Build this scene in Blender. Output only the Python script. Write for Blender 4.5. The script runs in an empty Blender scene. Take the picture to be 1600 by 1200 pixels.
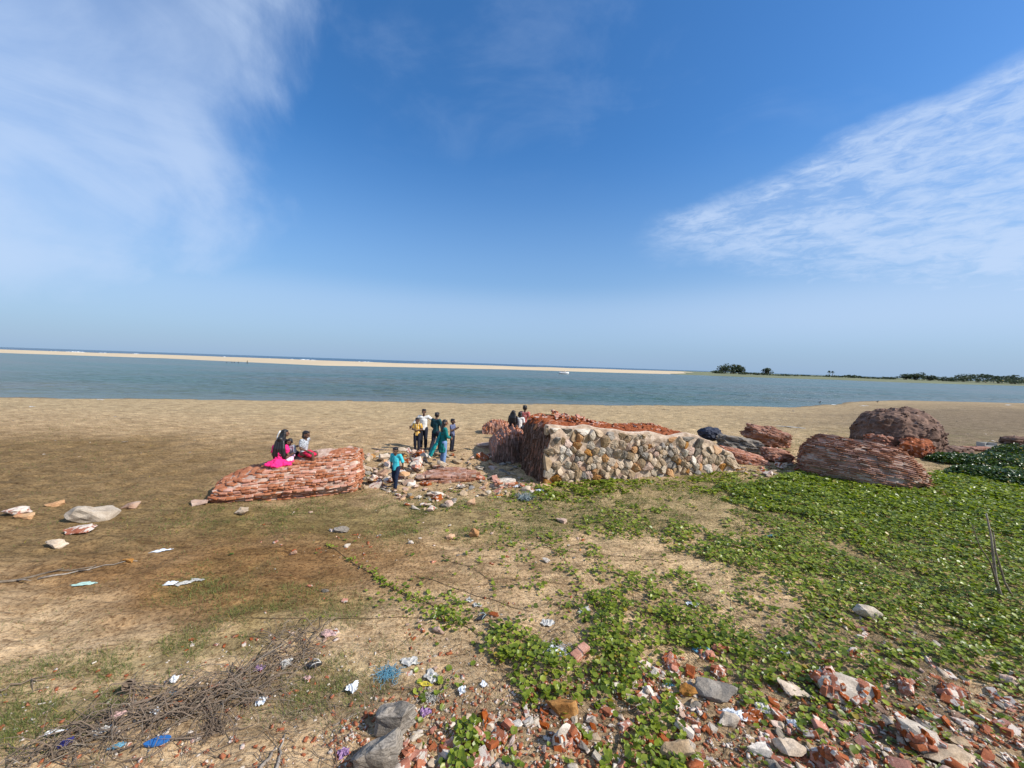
import bpy, bmesh, math, random
import numpy as np
from mathutils import Vector, Matrix, noise as mnoise

R = math.radians
rng = random.Random(7)
nrg = np.random.RandomState(7)
SC = bpy.context.scene
COL = SC.collection

# ------------------------------------------------------------------ camera
CAM_H = 3.5
FPX = 600.0                                   # focal length in pixels of a 1600 wide picture
cam_data = bpy.data.cameras.new('camera')
cam_data.sensor_width = 36.0
cam_data.lens = FPX / 1600 * 36.0
cam_data.clip_start = 0.1
cam_data.clip_end = 20000
cam = bpy.data.objects.new('camera', cam_data)
COL.objects.link(cam)
CAMROT = Matrix.Rotation(R(90 - 2.96), 3, 'X') @ Matrix.Rotation(R(1.95), 3, 'Z')
cam.matrix_world = Matrix.Translation((0, 0, CAM_H)) @ CAMROT.to_4x4()
SC.camera = cam

# ------------------------------------------------------------------ light
SUN_AZ, SUN_EL = 108.0, 40.0                  # azimuth clockwise from +Y
sd = Vector((math.sin(R(SUN_AZ)) * math.cos(R(SUN_EL)), math.cos(R(SUN_AZ)) * math.cos(R(SUN_EL)), math.sin(R(SUN_EL))))
sl = bpy.data.lights.new('sun', 'SUN')
sl.energy = 5.0
sl.angle = R(0.5)
sl.color = (1.0, 0.955, 0.88)
so = bpy.data.objects.new('sun', sl)
COL.objects.link(so)
so.rotation_euler = sd.to_track_quat('Z', 'Y').to_euler()

SC.view_settings.view_transform = 'Standard'
SC.view_settings.look = 'None'
SC.view_settings.gamma = 1
SC.view_settings.exposure = 0.34
SC.view_settings.use_curve_mapping = False


class NT:
    """small helper round a node tree"""
    def __init__(s, tree):
        s.t = tree
        tree.nodes.clear()

    def n(s, kind, ins=None, **props):
        nd = s.t.nodes.new(kind)
        for k, v in props.items():
            setattr(nd, k, v)
        for k, v in (ins or {}).items():
            s.set(nd.inputs[k], v)
        return nd

    def set(s, sock, v):
        if isinstance(v, bpy.types.NodeSocket):
            s.t.links.new(v, sock)
        elif isinstance(v, bpy.types.Node):
            s.t.links.new(v.outputs[0], sock)
        else:
            if isinstance(v, tuple) and len(v) == 3 and sock.type == 'RGBA':
                v = v + (1,)
            sock.default_value = v

    def math(s, op, a, b=0.0, c=0.0, clamp=False):
        nd = s.t.nodes.new('ShaderNodeMath')
        nd.operation = op
        nd.use_clamp = clamp
        for i, v in enumerate((a, b, c)):
            s.set(nd.inputs[i], v)
        return nd.outputs[0]

    def mix(s, f, a, b, blend='MIX'):
        nd = s.t.nodes.new('ShaderNodeMix')
        nd.data_type = 'RGBA'
        nd.blend_type = blend
        s.set(nd.inputs[0], f)
        s.set(nd.inputs[6], a)
        s.set(nd.inputs[7], b)
        return nd.outputs[2]

    def smooth(s, v, lo, hi, a=0.0, b=1.0):
        nd = s.t.nodes.new('ShaderNodeMapRange')
        nd.interpolation_type = 'SMOOTHSTEP'
        s.set(nd.inputs[0], v)
        for i, x in enumerate((lo, hi, a, b)):
            s.set(nd.inputs[i + 1], x)
        return nd.outputs[0]

    def noise(s, vec, scale, detail=4, rough=0.55, dist=0.0):
        nd = s.n('ShaderNodeTexNoise')
        if vec is not None:
            s.set(nd.inputs['Vector'], vec)
        nd.inputs['Scale'].default_value = scale
        nd.inputs['Detail'].default_value = detail
        nd.inputs['Roughness'].default_value = rough
        nd.inputs['Distortion'].default_value = dist
        return nd.outputs[0]

    def vmul(s, vec, xyz):
        nd = s.n('ShaderNodeVectorMath', operation='MULTIPLY')
        s.set(nd.inputs[0], vec)
        nd.inputs[1].default_value = xyz
        return nd.outputs[0]

    def vadd(s, a, b):
        nd = s.n('ShaderNodeVectorMath', operation='ADD')
        s.set(nd.inputs[0], a)
        s.set(nd.inputs[1], b)
        return nd.outputs[0]

    def ramp(s, f, stops):
        nd = s.n('ShaderNodeValToRGB')
        s.set(nd.inputs[0], f)
        cr = nd.color_ramp
        while len(cr.elements) < len(stops):
            cr.elements.new(0.5)
        for e, (p, c) in zip(cr.elements, stops):
            e.position = p
            e.color = tuple(c) + (1,)
        return nd.outputs[0]


# ------------------------------------------------------------------ sky
world = bpy.data.worlds.new('World')
SC.world = world
world.use_nodes = True
w = NT(world.node_tree)
sky = w.n('ShaderNodeTexSky', sky_type='NISHITA', sun_disc=False, sun_elevation=R(SUN_EL), sun_rotation=R(SUN_AZ),
          altitude=0, air_density=1.0, dust_density=0.6, ozone_density=2.0)
tc = w.n('ShaderNodeTexCoord')
gen = tc.outputs['Generated']
sep = w.n('ShaderNodeSeparateXYZ', {0: gen})
X, Y, Z = sep.outputs
el = w.math('MULTIPLY', w.math('ARCSINE', Z), 57.2958)
az = w.math('MULTIPLY', w.math('ARCTAN2', X, Y), 57.2958)
# deeper, more saturated blue as in the photograph
hs = w.n('ShaderNodeHueSaturation', {'Hue': 0.502, 'Saturation': 1.38, 'Value': 1.30, 'Color': sky.outputs[0]})
tint = w.mix(1.0, hs.outputs[0], (0.97, 1.0, 1.07), 'MULTIPLY')
lowhaze = w.smooth(el, -3.0, 30.0, 0.92, 0.08)
skyc = w.mix(lowhaze, tint, (2.25, 3.55, 5.45))
# cirrus, all from noise over the direction of view
rotA = w.n('ShaderNodeMapping', {'Vector': gen, 'Rotation': (R(20), R(-28), 0), 'Scale': (2.0, 2.0, 6.5)}).outputs[0]
rotB = w.n('ShaderNodeMapping', {'Vector': gen, 'Rotation': (0, R(52), 0), 'Scale': (1.6, 2.0, 5.0)}).outputs[0]
streakR = w.noise(rotA, 2.2, 9, 0.62, 0.5)
fineR = w.noise(rotA, 11.0, 6, 0.66, 0.6)
softL = w.noise(rotB, 1.5, 8, 0.58, 0.7)
puff = w.noise(gen, 3.2, 7, 0.58, 0.5)
warp = w.math('MULTIPLY', w.math('SUBTRACT', puff, 0.5), 2.0)
# left bank
edge = w.math('MULTIPLY_ADD', el, 0.36, -40.5)
dl = w.math('SUBTRACT', w.math('MULTIPLY_ADD', warp, 14.0, edge), az)
ml = w.math('MULTIPLY', w.smooth(dl, -3.0, 9.0), w.smooth(w.math('MULTIPLY_ADD', warp, 5.0, el), 2.5, 10.5))
cl = w.math('MULTIPLY', ml, w.smooth(w.math('MULTIPLY_ADD', puff, 0.5, w.math('MULTIPLY', softL, 0.5)), 0.36, 0.60, 0.42, 0.86))
# right wing
t_ = w.math('SUBTRACT', az, 15.0)
top = w.math('MULTIPLY_ADD', t_, 0.26, 19.0)
bot = w.math('MULTIPLY_ADD', t_, -0.26, 15.0)
mr = w.math('MULTIPLY', w.smooth(w.math('SUBTRACT', w.math('MULTIPLY_ADD', warp, 4.0, top), el), -0.5, 2.5),
            w.smooth(w.math('SUBTRACT', el, w.math('MULTIPLY_ADD', warp, 5.0, bot)), -2.0, 6.5))
mr = w.math('MULTIPLY', mr, w.smooth(t_, 0.0, 9.0))
cr_ = w.math('MULTIPLY', mr, w.smooth(w.math('ADD', w.math('MULTIPLY', streakR, 0.55), w.math('MULTIPLY', fineR, 0.45)), 0.38, 0.60, 0.25, 0.95))
# thin veil low over the horizon, stronger to the right, and faint wisps high up
veil = w.math('MULTIPLY', w.smooth(el, 1.0, 7.0), w.math('ADD', w.smooth(el, 12.0, 7.5, 0.0, 0.30), w.math('MULTIPLY', w.smooth(az, 5.0, 45.0), w.smooth(el, 15.0, 9.0, 0.0, 0.30))))
wisp = w.math('MULTIPLY', w.smooth(w.math('MULTIPLY_ADD', puff, 0.5, w.math('MULTIPLY', softL, 0.5)), 0.49, 0.68, 0.0, 0.15), w.smooth(el, 22.0, 32.0))
tot = w.math('ADD', w.math('MAXIMUM', w.math('ADD', cl, cr_), veil), wisp, clamp=True)
tot = w.math('MULTIPLY', tot, 0.80)
final = w.mix(tot, skyc, (4.7, 5.8, 7.7))
bg = w.n('ShaderNodeBackground', {0: final, 1: 0.10})
w.n('ShaderNodeOutputWorld', {0: bg.outputs[0]})


# ------------------------------------------------------------------ pixel <-> place
def ray(px, py):
    return CAMROT @ Vector(((px - 800) / FPX, -(py - 600) / FPX, -1))


def at(px, py, z=0.0):
    """the point of height z that the photograph shows at (px, py)"""
    d = ray(px, py)
    t = (z - CAM_H) / d.z
    return Vector((0, 0, CAM_H)) + d * t


def at_y(px, py, y):
    """the point at distance y that the photograph shows at (px, py)"""
    d = ray(px, py)
    return Vector((0, 0, CAM_H)) + d * (y / d.y)


CRI = CAMROT.inverted()


def to_px(x, y, z):
    x = np.asarray(x, float); y = np.asarray(y, float); z = np.asarray(z, float) - CAM_H
    M = np.array(CRI)
    cx = M[0, 0] * x + M[0, 1] * y + M[0, 2] * z
    cy = M[1, 0] * x + M[1, 1] * y + M[1, 2] * z
    cz = -(M[2, 0] * x + M[2, 1] * y + M[2, 2] * z)
    cz = np.where(cz < 0.3, 0.3, cz)
    return 800 + FPX * cx / cz, 600 - FPX * cy / cz


def vnoise(x, y, seed=0):
    xi = np.floor(x).astype(np.int64); yi = np.floor(y).astype(np.int64)
    fx = x - xi; fy = y - yi
    fx = fx * fx * (3 - 2 * fx); fy = fy * fy * (3 - 2 * fy)

    def h(a, b):
        n = (a * 374761393 + b * 668265263 + seed * 1274126177) & 0x7fffffff
        n = ((n ^ (n >> 13)) * 1274126177) & 0x7fffffff
        return ((n ^ (n >> 16)) & 0xffff) / 65535.0
    return (h(xi, yi) * (1 - fx) + h(xi + 1, yi) * fx) * (1 - fy) + (h(xi, yi + 1) * (1 - fx) + h(xi + 1, yi + 1) * fx) * fy


def fbm(x, y, s, o=4, seed=0):
    x = np.asarray(x, float) * s; y = np.asarray(y, float) * s
    v = 0; a = 1.0; t = 0
    for i in range(o):
        v = v + a * vnoise(x + 17.3 * i, y - 9.1 * i, seed + i); t += a
        a *= 0.55; x = x * 2.03; y = y * 2.03
    return v / t


# ------------------------------------------------------------------ object helpers
def link(o, parent=None):
    COL.objects.link(o)
    if parent is not None:
        o.parent = parent
    return o


def tag(o, label=None, cat=None, group=None, kind=None):
    if label: o['label'] = label
    if cat: o['category'] = cat
    if group: o['group'] = group
    if kind: o['kind'] = kind
    return o


def empty(name, loc, label, cat, group=None, rz=0.0):
    o = bpy.data.objects.new(name, None)
    o.location = loc
    o.rotation_euler = (0, 0, rz)
    o.empty_display_size = 0.1
    link(o)
    return tag(o, label, cat, group)


def mesh(name, verts, faces, mat=None, smooth=False, parent=None):
    me = bpy.data.meshes.new(name)
    me.from_pydata([tuple(v) for v in verts], [], [tuple(f) for f in faces])
    if smooth:
        me.polygons.foreach_set('use_smooth', [True] * len(me.polygons))
    me.update()
    o = bpy.data.objects.new(name, me)
    if mat: me.materials.append(mat)
    return link(o, parent)


def np_mesh(name, V, F, mat=None, smooth=False, parent=None, uniform=True):
    """V (n,3), F (m,k) with one polygon size"""
    me = bpy.data.meshes.new(name)
    V = np.ascontiguousarray(V, dtype=np.float32); F = np.ascontiguousarray(F, dtype=np.int32)
    k = F.shape[1]
    me.vertices.add(len(V)); me.vertices.foreach_set('co', V.ravel())
    me.loops.add(F.size); me.loops.foreach_set('vertex_index', F.ravel())
    me.polygons.add(len(F))
    me.polygons.foreach_set('loop_start', np.arange(0, F.size, k, dtype=np.int32))
    me.polygons.foreach_set('loop_total', np.full(len(F), k, dtype=np.int32))
    if smooth:
        me.polygons.foreach_set('use_smooth', np.ones(len(F), dtype=bool))
    me.update(calc_edges=True)
    o = bpy.data.objects.new(name, me)
    if mat: me.materials.append(mat)
    return link(o, parent)


# ------------------------------------------------------------------ materials
def new_mat(name):
    m = bpy.data.materials.new(name)
    m.use_nodes = True
    t = NT(m.node_tree)
    bs = t.n('ShaderNodeBsdfPrincipled')
    t.n('ShaderNodeOutputMaterial', {0: bs.outputs[0]})
    return m, t, bs


def bump(t, bs, h, strength=0.4, dist=0.02):
    b = t.n('ShaderNodeBump', {'Height': h, 'Strength': strength, 'Distance': dist})
    t.set(bs.inputs['Normal'], b.outputs[0])


def rock_mat(name, cols, scale=3.0, rough=0.9, bs_=0.6, plaster=None, streaks=False, vary=0.25, world_space=False):
    m, t, bs = new_mat(name)
    oi = t.n('ShaderNodeObjectInfo')
    if world_space:
        vec = t.n('ShaderNodeNewGeometry').outputs['Position']
    else:
        off = t.n('ShaderNodeCombineXYZ', {0: t.math('MULTIPLY', oi.outputs['Random'], 37.0), 1: t.math('MULTIPLY', oi.outputs['Random'], 91.0), 2: 3.0}).outputs[0]
        vec = t.vadd(t.n('ShaderNodeNewGeometry').outputs['Position'], off)
    n1 = t.noise(vec, scale, 6, 0.6, 0.3)
    k = len(cols)
    c = t.ramp(n1, [(0.28 + 0.44 * i / max(1, k - 1), cols[i]) for i in range(k)])
    if streaks:
        wv = t.noise(t.vmul(vec, (2.0, 2.0, 14.0)), scale * 1.5, 5, 0.6, 0.8)
        c = t.mix(t.smooth(wv, 0.45, 0.62, 0.0, 0.7), c, tuple(x * 0.5 for x in cols[0]))
    fine = t.noise(vec, scale * 14, 4, 0.7)
    c = t.mix(0.55, c, t.mix(1.0, c, t.ramp(fine, [(0.3, (0.45, 0.42, 0.4)), (0.7, (1.35, 1.35, 1.35))]), 'MULTIPLY'))
    hv = t.n('ShaderNodeHueSaturation', {'Color': c, 'Value': t.math('MULTIPLY_ADD', oi.outputs['Random'], 2 * vary, 1 - vary),
                                         'Saturation': t.math('MULTIPLY_ADD', oi.outputs['Random'], -0.4, 1.2)})
    c = hv.outputs[0]
    if plaster:
        pc, lo, hi, ps = plaster
        pn = t.noise(vec, ps, 4, 0.6, 0.5)
        c = t.mix(t.smooth(pn, lo, hi), c, t.mix(fine, tuple(x * 0.8 for x in pc), pc))
    t.set(bs.inputs['Base Color'], c)
    bs.inputs['Roughness'].default_value = rough
    bs.inputs['Specular IOR Level'].default_value = 0.25
    h = t.math('ADD', t.math('MULTIPLY', n1, 0.8), t.math('MULTIPLY', fine, 0.35))
    bump(t, bs, h, bs_, 0.03)
    return m


def plain_mat(name, col, rough=0.6, spec=0.3, var=0.15, scale=20, trans=0.0, bmp=0.2):
    m, t, bs = new_mat(name)
    pos = t.n('ShaderNodeNewGeometry').outputs['Position']
    n1 = t.noise(pos, scale, 4, 0.6)
    t.set(bs.inputs['Base Color'], t.mix(n1, tuple(x * (1 - var) for x in col), tuple(min(1, x * (1 + var)) for x in col)))
    bs.inputs['Roughness'].default_value = rough
    bs.inputs['Specular IOR Level'].default_value = spec
    bump(t, bs, n1, bmp, 0.01)
    return m


LIME = (0.66, 0.56, 0.47)
M = {}
M['brick_slab'] = rock_mat('brick_red_slab', [(0.26, 0.10, 0.060), (0.46, 0.20, 0.12), (0.60, 0.32, 0.21)], 6.0, plaster=((0.62, 0.44, 0.34), 0.59, 0.67, 5.5), bs_=0.7, vary=0.3)
M['brick_wall'] = rock_mat('brick_red_wall', [(0.20, 0.07, 0.042), (0.38, 0.14, 0.08), (0.52, 0.24, 0.15)], 5.0, plaster=((0.55, 0.36, 0.27), 0.60, 0.68, 2.2), bs_=0.7, vary=0.35)
M['brick_boulder'] = rock_mat('brick_brown_boulder', [(0.18, 0.085, 0.055), (0.34, 0.165, 0.105), (0.48, 0.27, 0.19)], 5.0, plaster=((0.46, 0.36, 0.29), 0.56, 0.68, 2.4), bs_=0.7, vary=0.35)
M['brick_dark'] = rock_mat('brick_dark_mound', [(0.08, 0.048, 0.034), (0.16, 0.095, 0.068), (0.27, 0.17, 0.125)], 4.0, plaster=((0.26, 0.20, 0.18), 0.60, 0.70, 3.0), bs_=0.8, vary=0.4)
M['mortar_slab'] = rock_mat('mortar_pinkish', [(0.20, 0.11, 0.075), (0.44, 0.29, 0.215), (0.62, 0.47, 0.37)], 8.0, bs_=0.8, vary=0.0)
M['brick_shaded_end'] = rock_mat('brick_painted_shade', [(0.075, 0.048, 0.036), (0.15, 0.09, 0.065), (0.24, 0.15, 0.11)], 5.0, plaster=((0.30, 0.21, 0.17), 0.62, 0.70, 3.0), bs_=0.8, vary=0.35)  # dark copy of the brick for steep faces, shade painted into its colour
M['mortar_wall'] = rock_mat('mortar_dark', [(0.16, 0.075, 0.05), (0.28, 0.15, 0.11), (0.42, 0.26, 0.20)], 5.0, bs_=0.8, vary=0.0)
M['mortar_face'] = rock_mat('mortar_pale', [(0.28, 0.20, 0.14), (0.48, 0.37, 0.28), (0.66, 0.55, 0.45)], 5.0, bs_=1.0, vary=0.0)
M['mortar_boulder'] = rock_mat('mortar_boulder', [(0.20, 0.125, 0.09), (0.34, 0.25, 0.20), (0.48, 0.40, 0.33)], 4.0, bs_=0.8, vary=0.0)
M['stone_tan'] = rock_mat('stone_tan', [(0.24, 0.17, 0.105), (0.41, 0.305, 0.20), (0.54, 0.43, 0.31)], 5.0)
M['stone_orange'] = rock_mat('stone_ochre', [(0.27, 0.13, 0.05), (0.42, 0.22, 0.09), (0.52, 0.34, 0.17)], 5.0)
M['stone_grey'] = rock_mat('stone_grey', [(0.13, 0.115, 0.095), (0.23, 0.20, 0.165), (0.34, 0.30, 0.25)], 5.0)
M['stone_pale'] = rock_mat('stone_pale', [(0.33, 0.27, 0.20), (0.47, 0.40, 0.31), (0.58, 0.51, 0.42)], 5.0)
M['stone_pink'] = rock_mat('stone_pink', [(0.27, 0.17, 0.12), (0.43, 0.29, 0.215), (0.54, 0.42, 0.33)], 6.0)
M['stone_layered'] = rock_mat('stone_layered', [(0.13, 0.11, 0.085), (0.25, 0.21, 0.165), (0.34, 0.30, 0.24)], 5.0, streaks=True)
M['brick_bit'] = rock_mat('brick_fragment', [(0.22, 0.07, 0.035), (0.36, 0.12, 0.06), (0.44, 0.18, 0.10)], 9.0, plaster=((0.64, 0.55, 0.46), 0.56, 0.60, 11.0), vary=0.3)
M['brick_plaster'] = rock_mat('brick_limed', [(0.26, 0.08, 0.045), (0.37, 0.14, 0.08), (0.42, 0.18, 0.11)], 9.0, plaster=((0.66, 0.56, 0.47), 0.44, 0.50, 9.0), vary=0.25)
M['lime'] = rock_mat('lime_plaster', [(0.34, 0.28, 0.22), (0.50, 0.43, 0.35), (0.64, 0.57, 0.48)], 6.0)
M['wood'] = rock_mat('driftwood', [(0.13, 0.10, 0.075), (0.24, 0.195, 0.15), (0.36, 0.31, 0.25)], 14.0, vary=0.3)
M['twig'] = plain_mat('dry_twig', (0.17, 0.125, 0.09), 0.9, 0.2, 0.5, 9)
M['vine'] = plain_mat('vine_stem', (0.13, 0.085, 0.045), 0.8, 0.2, 0.4, 9)
M['white'] = plain_mat('white_plastic', (0.60, 0.62, 0.64), 0.35, 0.5, 0.12)
M['offwhite'] = plain_mat('dirty_plastic', (0.42, 0.40, 0.36), 0.5, 0.4, 0.25)
M['teal'] = plain_mat('pale_teal_plastic', (0.34, 0.48, 0.42), 0.5, 0.4, 0.2)
M['blue'] = plain_mat('blue_rubber', (0.02, 0.12, 0.34), 0.55, 0.4, 0.15)
M['lightblue'] = plain_mat('light_blue_plastic', (0.11, 0.27, 0.36), 0.45, 0.4, 0.15)
M['navy'] = plain_mat('navy_cloth', (0.03, 0.03, 0.14), 0.8, 0.2, 0.3)
M['purple'] = plain_mat('purple_plastic', (0.26, 0.15, 0.28), 0.5, 0.4, 0.3)
M['pinkcloth'] = plain_mat('faded_pink_cloth', (0.46, 0.30, 0.27), 0.8, 0.2, 0.3)
M['black'] = plain_mat('black_rubber', (0.025, 0.023, 0.022), 0.6, 0.4, 0.3)
M['greynet'] = plain_mat('grey_net', (0.20, 0.24, 0.24), 0.7, 0.3, 0.3)
M['yellow'] = plain_mat('yellow_wrapper', (0.55, 0.45, 0.05), 0.4, 0.4, 0.2)
M['bluetarp'] = plain_mat('dark_blue_tarp', (0.03, 0.035, 0.055), 0.75, 0.25, 0.5, 6, bmp=0.6)

# ------------------------------------------------------------------ shoreline and ground
WL = -0.7                                      # water level
_sh = sorted([tuple(at(px, py, WL))[:2] for px, py in
              ((-500, 606), (0, 621), (250, 623.5), (500, 626), (800, 630.5), (1000, 633), (1130, 634.5), (1230, 636), (1300, 632), (1330, 628), (1400, 625.5), (1600, 630), (2000, 644))])
_shx = np.array([p[0] for p in _sh]); _shy = np.array([p[1] for p in _sh])


def shore(x):
    return np.interp(x, _shx, _shy) + (fbm(x, np.asarray(x) * 0, 0.25, 3, 5) - 0.5) * 1.4


def gz(x, y):
    """large shape of the ground"""
    x = np.asarray(x, float); y = np.asarray(y, float)
    d = shore(x) - y
    z = WL + 0.05 * d
    z = np.where(z > -0.15, -0.15 + 0.15 * np.tanh((z + 0.15) / 0.15), z)
    z = np.maximum(z, -3.5)
    return z


def gz1(x, y):
    return float(gz(np.array([x]), np.array([y]))[0] + micro(np.array([x]), np.array([y]))[0])


def micro(x, y):
    near = np.clip(1.3 - np.abs(y) / 60.0, 0, 1)
    m = (fbm(x, y, 0.35, 3, 11) - 0.5) * 0.10 + (fbm(x, y * 1.6, 1.9, 5, 21) - 0.5) * 0.13
    m = m - 0.022 * np.clip((vnoise(x * 3.1, y * 3.6, 23) - 0.70) * 6, 0, 1)
    return m * near


def place(px, py):
    """ground point seen at (px, py)"""
    z = 0.0
    for _ in range(3):
        p = at(px, py, z)
        z = gz1(p.x, p.y)
    p.z = z
    return p


def axis(lo, hi, step, far, grow=1.09):
    a = list(np.arange(lo, hi, step))
    s = step
    while a[-1] < far:
        s *= grow; a.append(a[-1] + s)
    s = step
    b = [a[0]]
    while b[-1] > -far:
        s *= grow; b.append(b[-1] - s)
    return np.array(b[:0:-1] + a)


def blob(u, v, cx, cy, rx, ry, ang=0.0):
    c, s = math.cos(R(ang)), math.sin(R(ang))
    dx, dy = u - cx, v - cy
    a = (dx * c + dy * s) / rx; b = (-dx * s + dy * c) / ry
    return np.exp(-(a * a + b * b))


def grass_mask(u, v):
    g = (blob(u, v, 640, 812, 300, 28, 0) * 1.15 + blob(u, v, 1020, 778, 230, 34, -5) * 1.3 + blob(u, v, 830, 800, 150, 26) * 0.8
         + blob(u, v, 150, 1035, 190, 22, -12) * 0.9 + blob(u, v, 60, 1120, 150, 34, -15) * 1.2 + blob(u, v, 330, 1015, 150, 22, -10) * 0.9
         + blob(u, v, 330, 905, 70, 22, -20) * 0.8 + blob(u, v, 520, 1075, 90, 40, -20) * 1.1
         + blob(u, v, 1380, 690, 160, 16) * 0.7 + blob(u, v, 1300, 790, 330, 40) * 0.8 + blob(u, v, 520, 935, 150, 35) * 0.5
         + blob(u, v, 1450, 860, 300, 120) * 0.9 + blob(u, v, 420, 960, 60, 16) * 0.8)
    return g


xs = axis(-13, 19, 0.085, 5000, 1.045)
ys = axis(2.0, 19, 0.075, 5000, 1.035)
ys = ys[(ys > -60) & (ys < 19)]
ys = np.concatenate([ys, np.arange(19.1, 40, 0.16), 40 + (1.05 ** np.arange(0, 112) - 1) * 3.6 + 0.05])
GX, GY = np.meshgrid(xs, ys)
GZ = gz(GX, GY) + micro(GX, GY)
U, V = to_px(GX, np.maximum(GY, 1.0), GZ)
sand = np.array([0.62, 0.445, 0.26]); sandfar = np.array([0.50, 0.385, 0.225])
olive = np.array([0.240, 0.158, 0.068]); brown = np.array([0.265, 0.140, 0.050]); green = np.array([0.13, 0.135, 0.030])
mud = np.array([0.20, 0.155, 0.105]); wetc = np.array([0.14, 0.115, 0.08])


def lerp(a, b, t):
    return a + (b - a) * t[..., None]


n1 = fbm(GX, GY, 0.5, 4, 31); n2 = fbm(GX, GY * 1.5, 2.0, 4, 41); n3 = fbm(GX * 0.6, GY * 2.0, 0.35, 3, 51)
C = np.zeros(GX.shape + (3,)) + sand
C = lerp(C, sandfar, np.clip((GY - 14) / 10, 0, 1))
ol = np.clip(blob(U, V, 60, 800, 520, 95, 2) * 1.35 + blob(U, V, 330, 700, 330, 40) * 0.45 + blob(U, V, 0, 720, 260, 50) * 0.5 + (n1 - 0.5) * 0.5, 0, 1) * np.clip((V - 632) / 50, 0, 1)
C = lerp(C, olive, np.clip(ol, 0, 0.93))
br = np.clip(blob(U, V, 380, 905, 270, 68, -8) * 1.5 + blob(U, V, 60, 905, 150, 26, -6) * 0.6 + blob(U, V, 700, 900, 190, 50) * 0.30 + (n2 - 0.5) * 0.9 - 0.12, 0, 1)
C = lerp(C, brown, br * 0.85)
md = np.clip(blob(U, V, 1530, 655, 270, 26) * 1.3 + blob(U, V, 1530, 700, 160, 30) * 0.9 + (n3 - 0.5) * 0.6 - 0.08, 0, 1)
C = lerp(C, mud, md * 0.85)
gm = grass_mask(U, V)
C = lerp(C, green, np.clip(gm * 1.2 + (n2 - 0.55) * 2.4 * np.clip(gm * 2.5, 0, 1), 0, 1) * 0.42)
dk = np.clip(blob(U, V, 720, 1120, 420, 55) * 0.9 + blob(U, V, 340, 1085, 190, 22, -22) * 1.1 + blob(U, V, 1350, 1150, 300, 70) * .8 + blob(U, V, 1400, 1060, 260, 100) * 1.0 + (n2 - 0.5) * 1.6 - 0.25, 0, 1)  # dark soil in the rubble, plus painted shade under the twig heap
C = lerp(C, np.array([0.20, 0.145, 0.095]), dk * 0.75)
dshore = shore(GX) - GY
C = lerp(C, wetc, np.clip(1 - (dshore - 0.1) / 0.9, 0, 1) * 0.8)
C *= (0.86 + 0.28 * fbm(GX, GY, 1.1, 4, 61))[..., None]
ny, nx = GX.shape
idx = np.arange(nx * ny).reshape(ny, nx)
F = np.stack([idx[:-1, :-1], idx[:-1, 1:], idx[1:, 1:], idx[1:, :-1]], -1).reshape(-1, 4)

m, t, bs = new_mat('sand')
vc = t.n('ShaderNodeVertexColor', layer_name='soil').outputs[0]
pos = t.n('ShaderNodeNewGeometry').outputs['Position']
na = t.noise(t.vmul(pos, (1, 1.7, 1)), 1.6, 8, 0.65, 0.3)
nb = t.noise(pos, 20, 6, 0.75)
ncn = t.noise(t.vmul(pos, (0.5, 1.6, 1)), 6.0, 5, 0.65, 0.5)
c = t.mix(1.0, vc, t.ramp(na, [(0.3, (0.60, 0.56, 0.50)), (0.7, (1.28, 1.25, 1.22))]), 'MULTIPLY')
c = t.mix(t.smooth(ncn, 0.54, 0.68, 0.0, 0.7), c, t.mix(1.0, c, (0.42, 0.36, 0.30), 'MULTIPLY'))
c = t.mix(t.smooth(nb, 0.49, 0.60, 0.0, 0.75), c, t.mix(1.0, c, (0.35, 0.28, 0.22), 'MULTIPLY'))
c = t.mix(t.smooth(nb, 0.44, 0.32, 0.0, 0.5), c, t.mix(1.0, c, (1.5, 1.45, 1.4), 'MULTIPLY'))
t.set(bs.inputs['Base Color'], c)
bs.inputs['Roughness'].default_value = 0.95
bs.inputs['Specular IOR Level'].default_value = 0.15
bump(t, bs, t.math('ADD', t.math('MULTIPLY', ncn, 1.0), t.math('MULTIPLY', nb, 0.25)), 0.95, 0.12)
M['sand'] = m
ground = np_mesh('ground', np.stack([GX, GY, GZ], -1).reshape(-1, 3), F, m, True)
ca = ground.data.color_attributes.new('soil', 'FLOAT_COLOR', 'POINT')
ca.data.foreach_set('color', np.concatenate([C.reshape(-1, 3), np.ones((nx * ny, 1))], 1).astype(np.float32).ravel())
tag(ground, kind='structure')

# ------------------------------------------------------------------ water
m, t, bs = new_mat('water')
pos = t.n('ShaderNodeNewGeometry').outputs['Position']
big = t.noise(t.vmul(pos, (0.02, 0.05, 1)), 1.0, 4, 0.5)
sy = t.n('ShaderNodeSeparateXYZ', {0: pos}).outputs[1]
lag = t.mix(t.smooth(big, 0.35, 0.65), (0.062, 0.112, 0.092), (0.100, 0.118, 0.098))
lag = t.mix(t.smooth(sy, 52.0, 38.0, 0.0, 0.25), lag, (0.19, 0.16, 0.125))
sea = (0.015, 0.05, 0.085)
t.set(bs.inputs['Base Color'], t.mix(t.smooth(sy, 330.0, 520.0), lag, sea))
bs.inputs['Roughness'].default_value = 0.24
bs.inputs['IOR'].default_value = 1.333
bs.inputs['Specular IOR Level'].default_value = 0.4
wv = t.math('ADD', t.math('MULTIPLY', t.noise(t.vmul(pos, (0.35, 1.0, 1)), 1.1, 6, 0.62, 0.4), 0.65),
            t.math('MULTIPLY', t.noise(t.vmul(pos, (0.12, 0.35, 1)), 0.9, 4, 0.6, 0.3), 0.9))
bump(t, bs, wv, 1.0, 0.9)
M['water'] = m
wx = axis(-75, 150, 0.55, 7000, 1.25)
wy = [24.0]
while wy[-1] < 9000: wy.append(wy[-1] + max(0.26, (wy[-1] - 30) * 0.012 if wy[-1] > 60 else 0.26) * (1 if wy[-1] < 160 else 6))
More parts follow.
